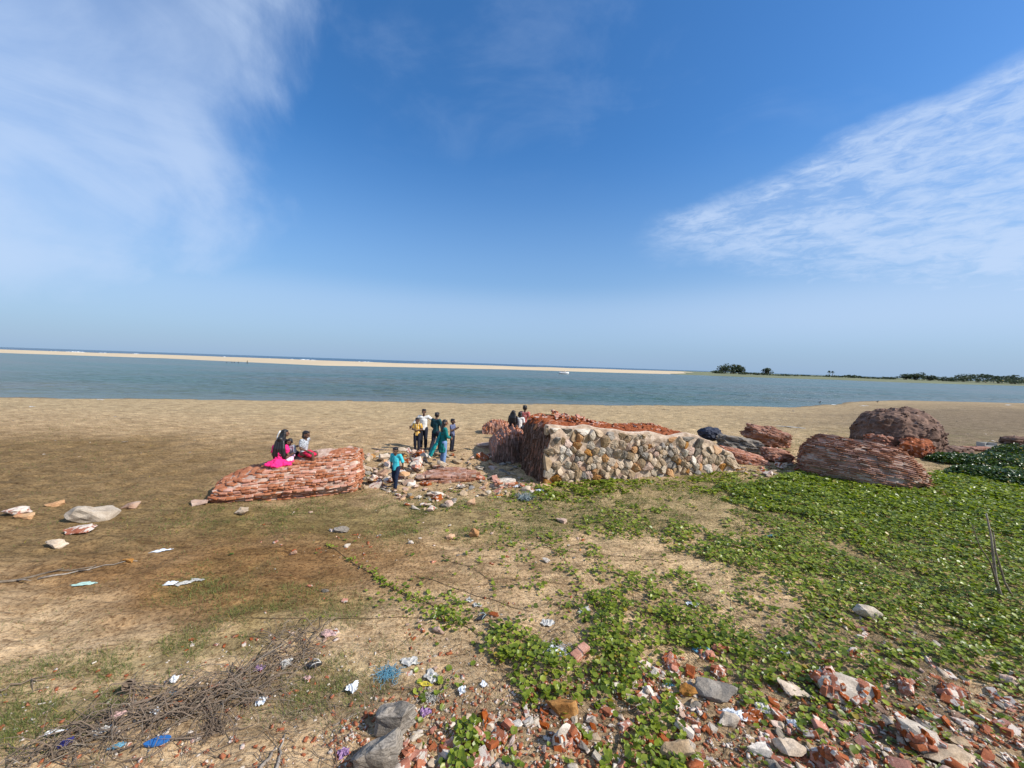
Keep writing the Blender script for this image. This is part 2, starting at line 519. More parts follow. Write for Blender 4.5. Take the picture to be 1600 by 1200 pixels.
wy = np.array(wy)
A, B = np.meshgrid(wx, wy)
amp = 0.20 * np.clip((220 - B) / 120, 0, 1) * np.clip(1.5 - np.abs(A - 40) / 140, 0, 1) * np.clip((B - shore(A)) / 7, 0.12, 1)
wz = (fbm(A * 0.55, B * 1.1, 0.9, 4, 131) - 0.5) * 2 * amp
ix = np.arange(A.size).reshape(A.shape)
water = np_mesh('sea_water', np.stack([A, B, WL + wz], -1).reshape(-1, 3), np.stack([ix[:-1, :-1], ix[:-1, 1:], ix[1:, 1:], ix[1:, :-1]], -1).reshape(-1, 4), m, True)
print('WATER', A.size)
tag(water, kind='structure')

# shallow pool left by the tide on the mud at the right
M['sandbar'] = plain_mat('pale_sandbar', (0.50, 0.40, 0.27), 0.95, 0.1, 0.12, 0.05)
M['farland'] = plain_mat('far_land', (0.16, 0.17, 0.10), 0.95, 0.1, 0.4, 0.03)


def strip(name, near, width, crest, mat, endtaper=True, seed=1, crest_at=0.35, mid=None):
    """a low long ridge of land: near edge given as picture points on the water, crest height in metres"""
    pts = [at(px, py, WL) for px, py in near]
    n = 90
    xs_ = np.linspace(0, len(pts) - 1, n)
    Vv, Ff = [], []
    prof = [(-0.06, -1.0), (0.0, 0.05), (0.08, 0.35), (crest_at, 1.0), (0.65, 0.85), (0.95, 0.1), (1.05, -1.0)]
    for i, s in enumerate(xs_):
        k = min(int(s), len(pts) - 2); f = s - k
        p = pts[k].lerp(pts[k + 1], f)
        wd = width if np.isscalar(width) else np.interp(s, range(len(width)), width)
        ch = crest if np.isscalar(crest) else np.interp(s, range(len(crest)), crest)
        ch *= 0.85 + 0.3 * vnoise(np.array([s * 3.1]), np.array([0.5]), seed)[0]
        nr = (vnoise(np.array([s * 9.0]), np.array([2.5]), seed)[0] - 0.5) * 5
        for (a, h) in prof:
            hh = h * ch if h > 0 else h
            Vv.append((p.x, p.y + a * wd + (nr if a < 0.1 else 0), WL + hh))
    m_ = len(prof)
    for i in range(n - 1):
        for j in range(m_ - 1):
            Ff.append((i * m_ + j, (i + 1) * m_ + j, (i + 1) * m_ + j + 1, i * m_ + j + 1))
    o = mesh(name, Vv, Ff, mat, True)
    tag(o, kind='structure')
    return o


strip('sandbar', [(-700, 526), (-300, 541), (0, 551.3), (250, 559.5), (500, 571), (650, 574), (800, 577.3), (950, 582), (1110, 586.0), (1150, 587.2)],
      [170, 160, 150, 150, 160, 160, 170, 190, 200, 120], [1.9, 1.9, 1.9, 2.0, 2.1, 2.2, 2.3, 2.3, 2.2, 0.6], M['sandbar'], seed=3)
strip('far_shore', [(1060, 585.2), (1110, 586.9), (1200, 590.2), (1300, 593.2), (1400, 597.2), (1500, 600.2), (1600, 602.8), (1800, 609), (2200, 623), (2900, 647)],
      [150, 300, 400, 500, 500, 500, 500, 500, 500, 500], [0.5, 1.6, 2.2, 2.6, 2.8, 2.8, 3, 3, 3, 3], M['farland'], seed=9)
M['foam'] = plain_mat('surf_foam', (0.8, 0.82, 0.82), 0.8, 0.2, 0.05, 0.3)
# breaking waves on the sea side of the sandbar
def surf(px0, px1, off, ht, label):
    n = 26
    Vv, Ff = [], []
    for i in range(n):
        px_ = px0 + (px1 - px0) * i / (n - 1)
        p = at(px_, 542 + 0.034 * px_ + off, WL)
        e = math.sin(math.pi * i / (n - 1)) ** 0.6 * ht * rng.uniform(0.1, 0.75)
        Vv += [(p.x, p.y - 2.5, WL - 0.05), (p.x, p.y - 0.8, WL + e), (p.x, p.y + 0.8, WL + e * 0.8), (p.x, p.y + 3, WL - 0.05)]
    for i in range(n - 1):
        for j in range(3):
            Ff.append((i * 4 + j, i * 4 + 4 + j, i * 4 + 5 + j, i * 4 + 1 + j))
    o = mesh('surf', Vv, Ff, M['foam'], True)
    tag(o, kind='stuff')
    o['label'] = label


for (a, b, off, h) in ((60, 100, 4.6, 1.3), (100, 135, 4.4, 2.0), (150, 175, 4.6, 1.2), (205, 220, 4.5, 1.8), (290, 315, 4.6, 1.2), (330, 372, 4.6, 1.6), (395, 440, 4.6, 1.4), (445, 500, 4.4, 1.5), (0, 50, 4.8, 1.0), (540, 600, 4.5, 1.2), (640, 700, 4.5, 1.0)):
    surf(a, b, off, h, 'white breaking surf beyond the pale sandbar')

# ------------------------------------------------------------------ rock meshes
def hull_rock(seed, n=16, squash=(1, 1, 1), sub=0, disp=0.0, dfreq=2.0, blocky=0.0):
    """angular stone about 1 m across, origin at its base centre"""
    r = random.Random(seed)
    bm = bmesh.new()
    for _ in range(n):
        v = Vector((r.gauss(0, 1), r.gauss(0, 1), r.gauss(0, 1)))
        v.normalize()
        if blocky:
            m_ = max(abs(v.x), abs(v.y), abs(v.z))
            v = v.lerp(v / m_ * 0.85, blocky)
        v *= r.uniform(0.86, 1.0) * 0.5
        bm.verts.new((v.x * squash[0], v.y * squash[1], v.z * squash[2]))
    res = bmesh.ops.convex_hull(bm, input=bm.verts)
    dele = [g for g in set(res['geom_interior'] + res['geom_unused']) if isinstance(g, bmesh.types.BMVert)]
    bmesh.ops.delete(bm, geom=dele, context='VERTS')
    if sub:
        bmesh.ops.triangulate(bm, faces=bm.faces)
        for _ in range(2 if sub < 2 else 3):
            long_ = [e for e in bm.edges if e.calc_length() > 0.16]
            if long_: bmesh.ops.subdivide_edges(bm, edges=long_, cuts=1, use_grid_fill=True)
            bmesh.ops.triangulate(bm, faces=bm.faces)
        bmesh.ops.smooth_vert(bm, verts=bm.verts, factor=0.25, use_axis_x=True, use_axis_y=True, use_axis_z=True)
        bm.normal_update()
        for v in bm.verts:
            p = v.co * dfreq + Vector((seed * 3.1, seed * 1.7, 0))
            v.co += v.co.normalized() * (mnoise.fractal(p, 0.9, 2.1, 5) * disp)
    z0 = min(v.co.z for v in bm.verts)
    for v in bm.verts: v.co.z -= z0 * 0.82
    me = bpy.data.meshes.new('rock_form')
    bm.to_mesh(me); bm.free()
    if sub:
        me.polygons.foreach_set('use_smooth', [False] * len(me.polygons))
    return me


def lump_mesh(seed, sub=4, sq=0.5, disp=0.12, freq=1.5, rough=0.03):
    """irregular worn mass about 1 m across, origin at its base"""
    bm = bmesh.new()
    bmesh.ops.create_icosphere(bm, subdivisions=sub, radius=0.5)
    so_ = Vector((seed * 3.7, seed * 1.3, seed * 2.1))
    for v in bm.verts:
        n_ = v.co.normalized()
        m_ = max(abs(n_.x), abs(n_.y), abs(n_.z))
        q = n_.lerp(n_ / m_ * 0.86, sq) * 0.5
        d = mnoise.noise(n_ * freq + so_) * disp + mnoise.noise(n_ * freq * 2.3 + so_) * disp * 0.55 + mnoise.fractal(n_ * 7 + so_, 0.7, 2.0, 5) * rough
        v.co = q + n_ * d
    z0 = min(v.co.z for v in bm.verts)
    for v in bm.verts: v.co.z -= z0 * 0.80
    me = bpy.data.meshes.new('rock_form')
    bm.to_mesh(me); bm.free()
    return me


def brick_bit(seed):
    """a broken half brick, 1 x .6 x .35"""
    r = random.Random(seed)
    bm = bmesh.new()
    for sx in (-1, 1):
        for sy in (-1, 1):
            for sz in (-1, 1):
                for k in range(2):
                    bm.verts.new((sx * (0.5 - r.uniform(0, 0.17)), sy * (0.32 - r.uniform(0, 0.10)), sz * (0.19 - r.uniform(0, 0.05))))
    res = bmesh.ops.convex_hull(bm, input=bm.verts)
    dele = [g for g in set(res['geom_interior'] + res['geom_unused']) if isinstance(g, bmesh.types.BMVert)]
    bmesh.ops.delete(bm, geom=dele, context='VERTS')
    z0 = min(v.co.z for v in bm.verts)
    for v in bm.verts: v.co.z -= z0 * 0.85
    me = bpy.data.meshes.new('brick_form')
    bm.to_mesh(me); bm.free()
    return me


FORMS = {}
for key in ('stone_tan', 'stone_orange', 'stone_grey', 'stone_pale', 'stone_pink', 'lime', 'stone_layered'):
    FORMS[key] = []
    for i in range(6):
        me = hull_rock(i * 13 + len(key) * 7, 13 if i % 2 else 10, (1, 0.8, 0.62), 1, 0.045, 3.2, blocky=0.35)
        me.materials.append(M[key]); FORMS[key].append(me)
for key in ('brick_bit', 'brick_plaster'):
    FORMS[key] = []
    for i in range(9):
        me = brick_bit(100 + i + len(key)); me.materials.append(M[key]); FORMS[key].append(me)


def drop(name, form, p, size, label, cat, group=None, tilt=0.35, rz=None, parent=None, sink=None):
    me = rng.choice(FORMS[form]) if isinstance(form, str) else form
    o = bpy.data.objects.new(name, me)
    o.location = (p[0], p[1], p[2] - size[2] * (sink if sink is not None else rng.uniform(0.08, 0.34)))
    o.rotation_euler = (rng.uniform(-tilt, tilt), rng.uniform(-tilt, tilt), rng.uniform(0, 6.28) if rz is None else rz)
    o.scale = size
    link(o, parent)
    if label: tag(o, label, cat, group)
    return o


# ------------------------------------------------------------------ brick masonry built course by course
def cube_form(seed):
    r = random.Random(seed)
    j = lambda a: r.uniform(-a, a)
    bm = bmesh.new()
    for sx in (-1, 1):
        for sy in (-1, 1):
            for sz in (-1, 1):
                bm.verts.new((sx * 0.5 + j(0.05), sy * 0.5 + j(0.07), sz * 0.5 + j(0.09)))
    bmesh.ops.convex_hull(bm, input=bm.verts)
    bmesh.ops.bevel(bm, geom=list(bm.edges), offset=0.05, segments=1, affect='EDGES')
    bmesh.ops.triangulate(bm, faces=bm.faces)
    me = bpy.data.meshes.new('brick_form')
    bm.to_mesh(me); bm.free()
    return me


def mesh_np(me):
    V_ = np.empty(len(me.vertices) * 3, dtype=np.float32); me.vertices.foreach_get('co', V_)
    me.calc_loop_triangles()
    F_ = np.empty(len(me.loop_triangles) * 3, dtype=np.int32); me.loop_triangles.foreach_get('vertices', F_)
    return V_.reshape(-1, 3), F_.reshape(-1, 3)


def join_np(items):
    """items: (V, F, 4x4) -> one V, F"""
    Vs, Fs, k = [], [], 0
    for V_, F_, Mx in items:
        A_ = np.array(Mx, dtype=np.float64)
        Vs.append(V_ @ A_[:3, :3].T + A_[:3, 3]); Fs.append(F_ + k); k += len(V_)
    return np.concatenate(Vs), np.concatenate(Fs)


def masonry(name, label, cat, origin, Ux, Vx, Wx, paths, ch, brick, mortar, lens=(0.13, 0.24), depth=0.11, proud=0.018, nparts=300, missing=0.04,
            inset=0.03, closed=False, gap=0.85, jitter=0.03, corez=0.03, capends=True, brick2=None, sel=None):
    root = empty(name, origin, label, cat)
    Ux, Vx, Wx = (Vector(a).normalized() for a in (Ux, Vx, Wx))
    O = Vector(origin)
    bricks = []
    cube_me = []
    for i in range(16):
        me = cube_form(300 + i % 8); me.materials.append(brick if i < 8 or brick2 is None else brick2); cube_me.append(me)
    for k, plist in enumerate(paths):
        for path in plist:
            pts = np.array(path, float)
            if closed: pts = np.concatenate([pts, pts[:1]])
            seg = np.linalg.norm(np.diff(pts, axis=0), axis=1)
            cum = np.concatenate([[0], np.cumsum(seg)])
            s = rng.uniform(-0.1, 0.0)
            while s < cum[-1]:
                L = rng.uniform(*lens)
                mid = s + L / 2
                if mid > cum[-1] or mid < 0:
                    s += L; continue
                c = np.array([np.interp(mid, cum, pts[:, 0]), np.interp(mid, cum, pts[:, 1])])
                a = np.array([np.interp(max(0, s), cum, pts[:, 0]), np.interp(max(0, s), cum, pts[:, 1])])
                b = np.array([np.interp(min(cum[-1], s + L), cum, pts[:, 0]), np.interp(min(cum[-1], s + L), cum, pts[:, 1])])
                tg = b - a; tl = np.linalg.norm(tg)
                s += L
                if tl < 1e-4 or rng.random() < missing: continue
                tg /= tl
                nrm = np.array([tg[1], -tg[0]])          # outward = right of the walking direction
                off = rng.gauss(0, proud)
                c = c + nrm * (off - depth / 2)
                T3 = Ux * tg[0] + Vx * tg[1]; N3 = Ux * nrm[0] + Vx * nrm[1]
                P3 = O + Ux * c[0] + Vx * c[1] + Wx * ((k + 0.5) * ch + rng.gauss(0, ch * 0.05))
                q = Matrix.Rotation(rng.gauss(0, jitter), 3, N3) @ Matrix.Rotation(rng.gauss(0, jitter), 3, Wx)
                cols_ = [q @ T3 * (L * 0.93), q @ N3 * depth, q @ Wx * (ch * gap * rng.uniform(0.88, 1.05))]
                Mx = Matrix(((cols_[0].x, cols_[1].x, cols_[2].x, P3.x), (cols_[0].y, cols_[1].y, cols_[2].y, P3.y), (cols_[0].z, cols_[1].z, cols_[2].z, P3.z), (0, 0, 0, 1)))
                v = Vector((0, 0, CAM_H)) - P3
                face = max(0.0, v.normalized().dot(N3)) + 0.6 * max(0.0, v.normalized().dot(Wx)) * (0.4)
                if P3.z < 0.02: face *= 0.2
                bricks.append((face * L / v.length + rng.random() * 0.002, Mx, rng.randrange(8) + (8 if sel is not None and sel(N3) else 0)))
    bricks.sort(key=lambda b: -b[0])
    inv = Matrix.Translation(-O)
    for sc_, Mx, f in bricks[:nparts]:
        o = bpy.data.objects.new('brick', cube_me[f])
        o.parent = root
        o.matrix_world = inv @ Mx if False else Mx
        o.matrix_parent_inverse = Matrix.Identity(4)
        o.matrix_basis = inv @ Mx
        COL.objects.link(o)
    rest = bricks[nparts:]
    if rest:
        forms = [mesh_np(m_) for m_ in cube_me]
        for lo, mt in ((0, brick), (8, brick2)):
            part = [b for b in rest if lo <= b[2] < lo + 8]
            if not part: continue
            V_, F_ = join_np([(forms[f][0], forms[f][1], inv @ Mx) for _, Mx, f in part])
            o = np_mesh('brickwork', V_, F_, mt, parent=root)
            o['kind'] = 'stuff'
    # the rubble and mortar body behind the bricks
    n = 64
    Vv, Ff = [], []
    main = [pl_[0] for pl_ in paths]
    for k, path in enumerate(main):
        pts = np.array(path, float)
        if closed: pts = np.concatenate([pts, pts[:1]])
        seg = np.linalg.norm(np.diff(pts, axis=0), axis=1); cum = np.concatenate([[0], np.cumsum(seg)])
        ss = np.linspace(0, cum[-1], n + 1)[:n] if closed else np.linspace(0, cum[-1], n)
        q = np.stack([np.interp(ss, cum, pts[:, 0]), np.interp(ss, cum, pts[:, 1])], 1)
        tg = np.roll(q, -1, 0) - np.roll(q, 1, 0)
        if not closed: tg[0] = q[1] - q[0]; tg[-1] = q[-1] - q[-2]
        tg /= (np.linalg.norm(tg, axis=1)[:, None] + 1e-9)
        nr = np.stack([tg[:, 1], -tg[:, 0]], 1)
        q = q - nr * inset
        for kk in ((k,) if k < len(main) - 1 else (k, k + 0.8)):
            for i in range(n):
                p = Ux * q[i][0] + Vx * q[i][1] + Wx * (kk * ch + ch * 0.1)
                d = mnoise.noise((p + O) * 3.5) * corez + mnoise.noise((p + O) * 11) * corez * 0.5
                p = p + (Ux * nr[i][0] + Vx * nr[i][1]) * d + Wx * (d * (1 if kk > len(main) - 1 else 0))
                Vv.append(p)
    rings = len(main) + 1
    for k in range(rings - 1):
        for i in range(n if closed else n - 1):
            j = (i + 1) % n
            Ff.append((k * n + i, k * n + j, (k + 1) * n + j, (k + 1) * n + i))
    if capends:
        Ff.append(tuple(range(n))); Ff.append(tuple(range((rings - 1) * n, rings * n))[::-1])
    core = mesh('mortar', Vv, Ff, mortar, False, root)
    bm = bmesh.new(); bm.from_mesh(core.data); bmesh.ops.triangulate(bm, faces=[f for f in bm.faces if len(f.verts) > 4])
    bmesh.ops.recalc_face_normals(bm, faces=bm.faces); bm.to_mesh(core.data); bm.free()
    return root


def super_loop(a, b, p=2.6, n=48, seed=0, rough=0.06, cx=0, cy=0, k=0.0):
    out = []
    for i in range(n):
        th = -2 * math.pi * i / n                     # clockwise: outward lies on the left ... flipped below
        c, s = math.cos(-th), math.sin(-th)
        r = (abs(c) ** p + abs(s) ** p) ** (-1 / p)
        r *= 1 + rough * mnoise.noise(Vector((c * 1.6 + seed, s * 1.6, k))) * 2 + rough * 0.5 * mnoise.noise(Vector((c * 5 + seed, s * 5, k * 2)))
        out.append((cx + a * r * c, cy + b * r * s))
    return out


# ================= the long slab at the left on which the girls sit
def left_slab():
    a = place(330, 785); b = place(560, 772)
    base = (a + b) / 2
    ux = (b - a).normalized(); ux.z = 0; ux.normalize()
    L = (b - a).length
    # courses rise a little towards the right end; the body leans back
    rotq = Matrix.Rotation(R(-3.5), 3, Vector((-ux.y, ux.x, 0)).normalized()) @ Matrix.Rotation(R(7), 3, ux)
    U_ = rotq @ ux; W_ = rotq @ Vector((0, 0, 1)); V_ = W_.cross(U_)
    n = 17
    paths = []
    for k in range(n):
        f = k / (n - 1)
        e1, e2 = rng.gauss(0, 0.035), rng.gauss(0, 0.02)
        x0 = -L / 2 - 0.20 + float(np.interp(f, [0, .3, .55, .78, 1.0], [0.02, 0.0, 0.22, 0.85, 2.0])) + e1
        x1 = L / 2 + 0.05 - 0.22 * max(0, f - 0.7) + e2
        y0 = -0.02 - 0.10 * math.sin(f * math.pi * 0.9 + 0.2) + max(0, f - 0.42) ** 1.35 * 1.45 + e2
        y1 = 1.55 - 0.25 * f
        cx, cy = (x0 + x1) / 2, (y0 + y1) / 2
        lp = super_loop((x1 - x0) / 2, (y1 - y0) / 2, 6.0, 110, 3.3, 0.035, cx, cy, f * 2)
        lp = [(x, y + 0.05 * mnoise.noise(Vector((x * 1.9, y * 1.9, k * 0.35))) + 0.025 * mnoise.noise(Vector((x * 5, y * 5, k * 0.9)))) for x, y in lp]
        pl = [lp]
        if k >= n - 1:
            for q in (0.85, 0.7, 0.54, 0.38, 0.2):
                pl.append([(cx + (x - cx) * (1 - (1 - q) * 0.4), cy + (y - cy) * q) for x, y in lp])
        elif k > 5:
            pl.append([(cx + (x - cx) * 0.955, cy + (y - cy) * 0.82) for x, y in lp])
            pl.append([(cx + (x - cx) * 0.91, cy + (y - cy) * 0.66) for x, y in lp])
        paths.append(pl)
    o = Vector((base.x, base.y, base.z - 0.10))
    return masonry('fallen_brick_slab', 'long low slab of fallen red brick masonry on which four girls sit', 'masonry block', o, U_, V_, W_, paths, 0.05,
                   M['brick_slab'], M['mortar_slab'], (0.09, 0.22), 0.13, 0.014, 300, 0.09, closed=True, inset=0.018, gap=0.76, jitter=0.05, corez=0.05)


slab = left_slab()


# ================= the big tilted boulder at the right
def boulder():
    p = place(1352, 752)
    ux = (place(1440, 772) - place(1262, 748)); ux.z = 0; ux.normalize()
    side = Vector((-ux.y, ux.x, 0))
    rq = Matrix.Rotation(R(7), 3, side) @ Matrix.Rotation(R(-11), 3, ux)
    U_ = rq @ ux; W_ = rq @ Vector((0, 0, 1)); V_ = W_.cross(U_)
    n = 27
    paths = []
    for k in range(n):
        f = k / (n - 1)
        if f < 0.4: r = 0.80 + 0.20 * math.sin(f / 0.4 * math.pi / 2)
        else: r = 1 - 0.36 * ((f - 0.4) / 0.6) ** 2.2
        a = 1.74 * r + rng.gauss(0, 0.02); b = 1.22 * (r if f < 0.4 else r ** 1.5) + rng.gauss(0, 0.015)
        cx = -0.16 * max(0, f - 0.5); cy = 0.30 * max(0, f - 0.3) - 0.05
        lp = super_loop(a, b, 2.7, 80, 8.2, 0.05, cx, cy, f * 1.5)
        lp = [(x + 0.05 * mnoise.noise(Vector((x * 2, y * 2, k * 0.3 + 9))), y + 0.10 * mnoise.noise(Vector((x * 1.5, y * 1.5, k * 0.22)))) for x, y in lp]
        pl = [lp]
        if k == n - 1:
            for q in (0.88, 0.74, 0.6, 0.46, 0.3, 0.15):
                pl.append([(cx + (x - cx) * q, cy + (y - cy) * q) for x, y in lp])
        elif k > 11:
            pl.append([(cx + (x - cx) * 0.92, cy + (y - cy) * 0.88) for x, y in lp])
        paths.append(pl)
    o = Vector((p.x + 0.04, p.y + 0.45, p.z - 0.42))
    return masonry('brick_boulder', 'big rounded boulder of layered brown brick courses on the green creeper', 'masonry boulder', o, U_, V_, W_, paths, 0.062,
                   M['brick_boulder'], M['mortar_boulder'], (0.14, 0.34), 0.13, 0.024, 300, 0.07, closed=True, gap=0.62, corez=0.05, inset=0.035)


bould = boulder()

# ================= the stone faced wall block in the middle
WA = place(856, 757); WB = place(1149, 735)
WU = (WB - WA); WU.z = 0; WLEN = WU.length; WU.normalize()
WN = Vector((-WU.y, WU.x, 0))                        # into the wall, away from the camera
WTH = 2.35
_tp = [(-0.15, 1.74), (0.3, 1.74), (0.9, 1.66), (1.8, 1.62), (2.6, 1.50), (3.4, 1.42), (4.2, 1.37), (5.0, 1.33), (5.6, 1.28), (6.1, 1.08), (6.5, 0.86), (WLEN - 0.2, 0.62), (WLEN, 0.30), (WLEN + 0.2, 0.05)]


def wall_top(u, w_=0.0):
    z = float(np.interp(u, [a for a, b in _tp], [b for a, b in _tp]))
    f = w_ / WTH
    z += 0.05 * mnoise.noise(Vector((u * 1.3, w_ * 1.1, 4.0))) * 2
    z += f * 0.10 * math.exp(-((u - 1.2) / 1.0) ** 2) + 0.10 * f * math.exp(-((u - 4.8) / 0.5) ** 2)
    return z


def wall_core():
    n = int(WTH / 0.056)
    paths = []
    for k in range(n):
        w_ = k * 0.056
        f = w_ / WTH
        u0 = -0.08 - 0.10 * math.sin(f * 5) * 0.6 + 0.22 * mnoise.noise(Vector((w_ * 1.7, 3.1, 0)))
        pts = [(u0 - 0.10, -0.12), (u0 - 0.04 + 0.06 * mnoise.noise(Vector((w_ * 2, 8, 1))), 0.5), (u0 + 0.03, 1.0), (u0 + 0.06, 1.35), (u0 + 0.14, wall_top(0.1, w_) - 0.22), (u0 + 0.24, wall_top(0.1, w_) - 0.08)]
        us = np.arange(u0 + 0.40, WLEN - 0.15 * f, 0.16)
        for u in us:
            pts.append((u, wall_top(u, w_) - 0.02 + 0.045 * mnoise.noise(Vector((u * 5, w_ * 6, 2)))))
        pts.append((WLEN + 0.1, -0.1))
        pts = [(a, b) for a, b in pts][::1]
        # outward must lie to the right of the walk: bottom-left -> top-left -> right has it on the left, so reverse
        pts = pts[::-1]
        paths.append([pts])
    o = Vector((WA.x, WA.y, WA.z))
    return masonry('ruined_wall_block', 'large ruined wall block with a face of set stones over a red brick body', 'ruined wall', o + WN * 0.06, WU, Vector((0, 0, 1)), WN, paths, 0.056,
                   M['brick_wall'], M['mortar_wall'], (0.10, 0.24), 0.12, 0.022, 180, 0.05, closed=False, capends=True, brick2=M['brick_shaded_end'], sel=lambda n_: n_.z < 0.55, gap=0.8)


wall = wall_core()


def clip_poly(poly, a, b):
    """keep the side of the bisector of a and b that holds a"""
    mx, my = (a[0] + b[0]) / 2, (a[1] + b[1]) / 2
    nx_, ny_ = b[0] - a[0], b[1] - a[1]
    out = []
    for i in range(len(poly)):
        p, q = poly[i], poly[(i + 1) % len(poly)]
        dp = (p[0] - mx) * nx_ + (p[1] - my) * ny_; dq = (q[0] - mx) * nx_ + (q[1] - my) * ny_
        if dp <= 0: out.append(p)
        if (dp < 0 < dq) or (dq < 0 < dp):
            t_ = dp / (dp - dq); out.append((p[0] + (q[0] - p[0]) * t_, p[1] + (q[1] - p[1]) * t_))
    return out


def stone_face():
    r = random.Random(5)
    pts = []
    tries = 0
    while tries < 9000:
        tries += 1
        u = r.uniform(-0.05, WLEN + 0.15); z = r.uniform(-0.1, 1.9)
        if z > wall_top(u) - 0.06: continue
        rad = 0.195 + 0.05 * math.sin(u * 2.1 + z * 3)
        if all((u - a) ** 2 * 1.35 + (z - b) ** 2 * 0.8 > rad * rad for a, b in pts): pts.append((u, z))
    for u, z in pts:
        poly = [(u - .4, z - .4), (u + .4, z - .4), (u + .4, z + .4), (u - .4, z + .4)]
        for q in pts:
            if q != (u, z) and abs(q[0] - u) < 0.8 and abs(q[1] - z) < 0.8: poly = clip_poly(poly, (u, z), q)
            if len(poly) < 3: break
        if len(poly) < 3: continue
        poly = [(max(-0.14, a), min(b, wall_top(a) - 0.02)) for a, b in poly]
        cx = sum(a for a, b in poly) / len(poly); cz = sum(b for a, b in poly) / len(poly)
        # pale mortar crust left bare of stones
        bare = (math.exp(-((u - 0.12) / 0.28) ** 2 - ((z - 1.5) / 0.2) ** 2) + math.exp(-((u - 3.6) / 0.8) ** 2 - ((z - 1.25) / 0.14) ** 2)
                + math.exp(-((u - 5.2) / 0.5) ** 2 - ((z - 1.15) / 0.12) ** 2) + 0.6 * math.exp(-((u - 0.9) / 0.3) ** 2 - ((z - .75) / 0.2) ** 2))
        if bare > 0.75 and r.random() < 0.8: continue
        if r.random() < 0.04: continue
        # denser outline, slightly rounded and shrunk
        sh = r.uniform(0.90, 0.985)
        ring = []
        m_ = len(poly)
        for i in range(m_):
            p0, p1 = poly[i], poly[(i + 1) % m_]
            if math.hypot(p1[0] - p0[0], p1[1] - p0[1]) < 0.03: continue
            for f in (0.14, 0.5, 0.86):
                a = p0[0] + (p1[0] - p0[0]) * f; b = p0[1] + (p1[1] - p0[1]) * f
                ring.append((cx + (a - cx) * sh + r.uniform(-.006, .006), cz + (b - cz) * sh + r.uniform(-.006, .006)))
        if len(ring) < 6: continue
        out_ = r.uniform(0.045, 0.15)
        tilt_u, tilt_z = r.uniform(-0.5, 0.5), r.uniform(-0.45, 0.45)
        Vv, Ff = [], []
        lv = [(1.0, -0.10), (1.0, out_ * 0.35), (0.93, out_ * 0.92), (0.60, out_ * 1.06)]
        n = len(ring)
        for s_, d in lv:
            for a, b in ring:
                a2, b2 = cx + (a - cx) * s_, cz + (b - cz) * s_
                dd = d + ((a2 - cx) * tilt_u + (b2 - cz) * tilt_z if d > 0 else 0) + (r.uniform(-.012, .012) if d > 0 else 0)
                Vv.append(WU * (a2 - cx) + Vector((0, 0, b2 - cz)) - WN * dd)
        Vv.append(-WN * (out_ * 1.15))
        for k in range(len(lv) - 1):
            for i in range(n):
                j = (i + 1) % n
                Ff.append((k * n + i, k * n + j, (k + 1) * n + j, (k + 1) * n + i))
        for i in range(n): Ff.append(((len(lv) - 1) * n + i, (len(lv) - 1) * n + (i + 1) % n, len(lv) * n))
        key = r.choices(['stone_tan', 'stone_orange', 'stone_grey', 'stone_pale', 'stone_pink'], [7, 1.8, 2.6, 1.5, 1.2])[0]
        o = mesh('stone', Vv, Ff, M[key], False, wall)
        base = WA + WU * cx + Vector((0, 0, cz)) + WN * 0.02
        o.location = base - Vector(wall.location)
    # mortar bed of the face
    Vv, Ff = [], []
    nu, nz = 150, 34
    for i in range(nu + 1):
        u = -0.12 + (WLEN + 0.25) * i / nu
        tp = wall_top(u) - 0.0
        for j in range(nz + 1):
            z = -0.12 + (tp + 0.12) * j / nz
            if i < 3: u = -0.12 + (WLEN + 0.25) * i / nu + (3 - i) * (0.035 + 0.045 * mnoise.noise(Vector((z * 3.3, 5, 5))))
            d = -0.022 + 0.018 * mnoise.fractal(Vector((u * 4, z * 4, 1)), 0.8, 2.0, 5)
            d += 0.09 * math.exp(-((u - 0.15) / 0.3) ** 2 - ((z - 1.45) / 0.25) ** 2) + 0.06 * math.exp(-((u - 3.9) / 1.2) ** 2 - ((z - 1.25) / 0.15) ** 2)
            Vv.append(WU * u + Vector((0, 0, z)) - WN * d + Vector(WA) - Vector(wall.location))
    for k in range(nz + 1):      # return over the top edge
        pass
    for i in range(nu):
        for j in range(nz):
            a = i * (nz + 1) + j
            Ff.append((a, a + nz + 1, a + nz + 2, a + 1))
    base_n = len(Vv)
    for i in range(nu + 1):
        u = -0.12 + (WLEN + 0.25) * i / nu
        tp = wall_top(u)
        wd = 0.10 + 0.10 * (0.5 + mnoise.noise(Vector((u * 3, 1, 1))))
        Vv.append(WU * u + Vector((0, 0, tp + 0.015)) + WN * wd * 0.5 + Vector(WA) - Vector(wall.location))
        Vv.append(WU * u + Vector((0, 0, tp - 0.10)) + WN * wd + Vector(WA) - Vector(wall.location))
    for i in range(nu):
        a = i * (nz + 1) + nz; b = base_n + i * 2
        Ff.append((a, a + nz + 1, b + 2, b)); Ff.append((b, b + 2, b + 3, b + 1))
    for j in range(nz):      # left and right returns
        pass
    o = mesh('mortar_bed', Vv, Ff, M['mortar_face'], False, wall)
    bm = bmesh.new(); bm.from_mesh(o.data); bmesh.ops.recalc_face_normals(bm, faces=bm.faces); bm.to_mesh(o.data); bm.free()
    sol = o.modifiers.new('thick', 'SOLIDIFY'); sol.thickness = 0.06; sol.offset = 0


stone_face()


def wpos(u, w_, dz=0.0):
    return WA + WU * u + WN * w_ + Vector((0, 0, wall_top(u, w_) + dz))


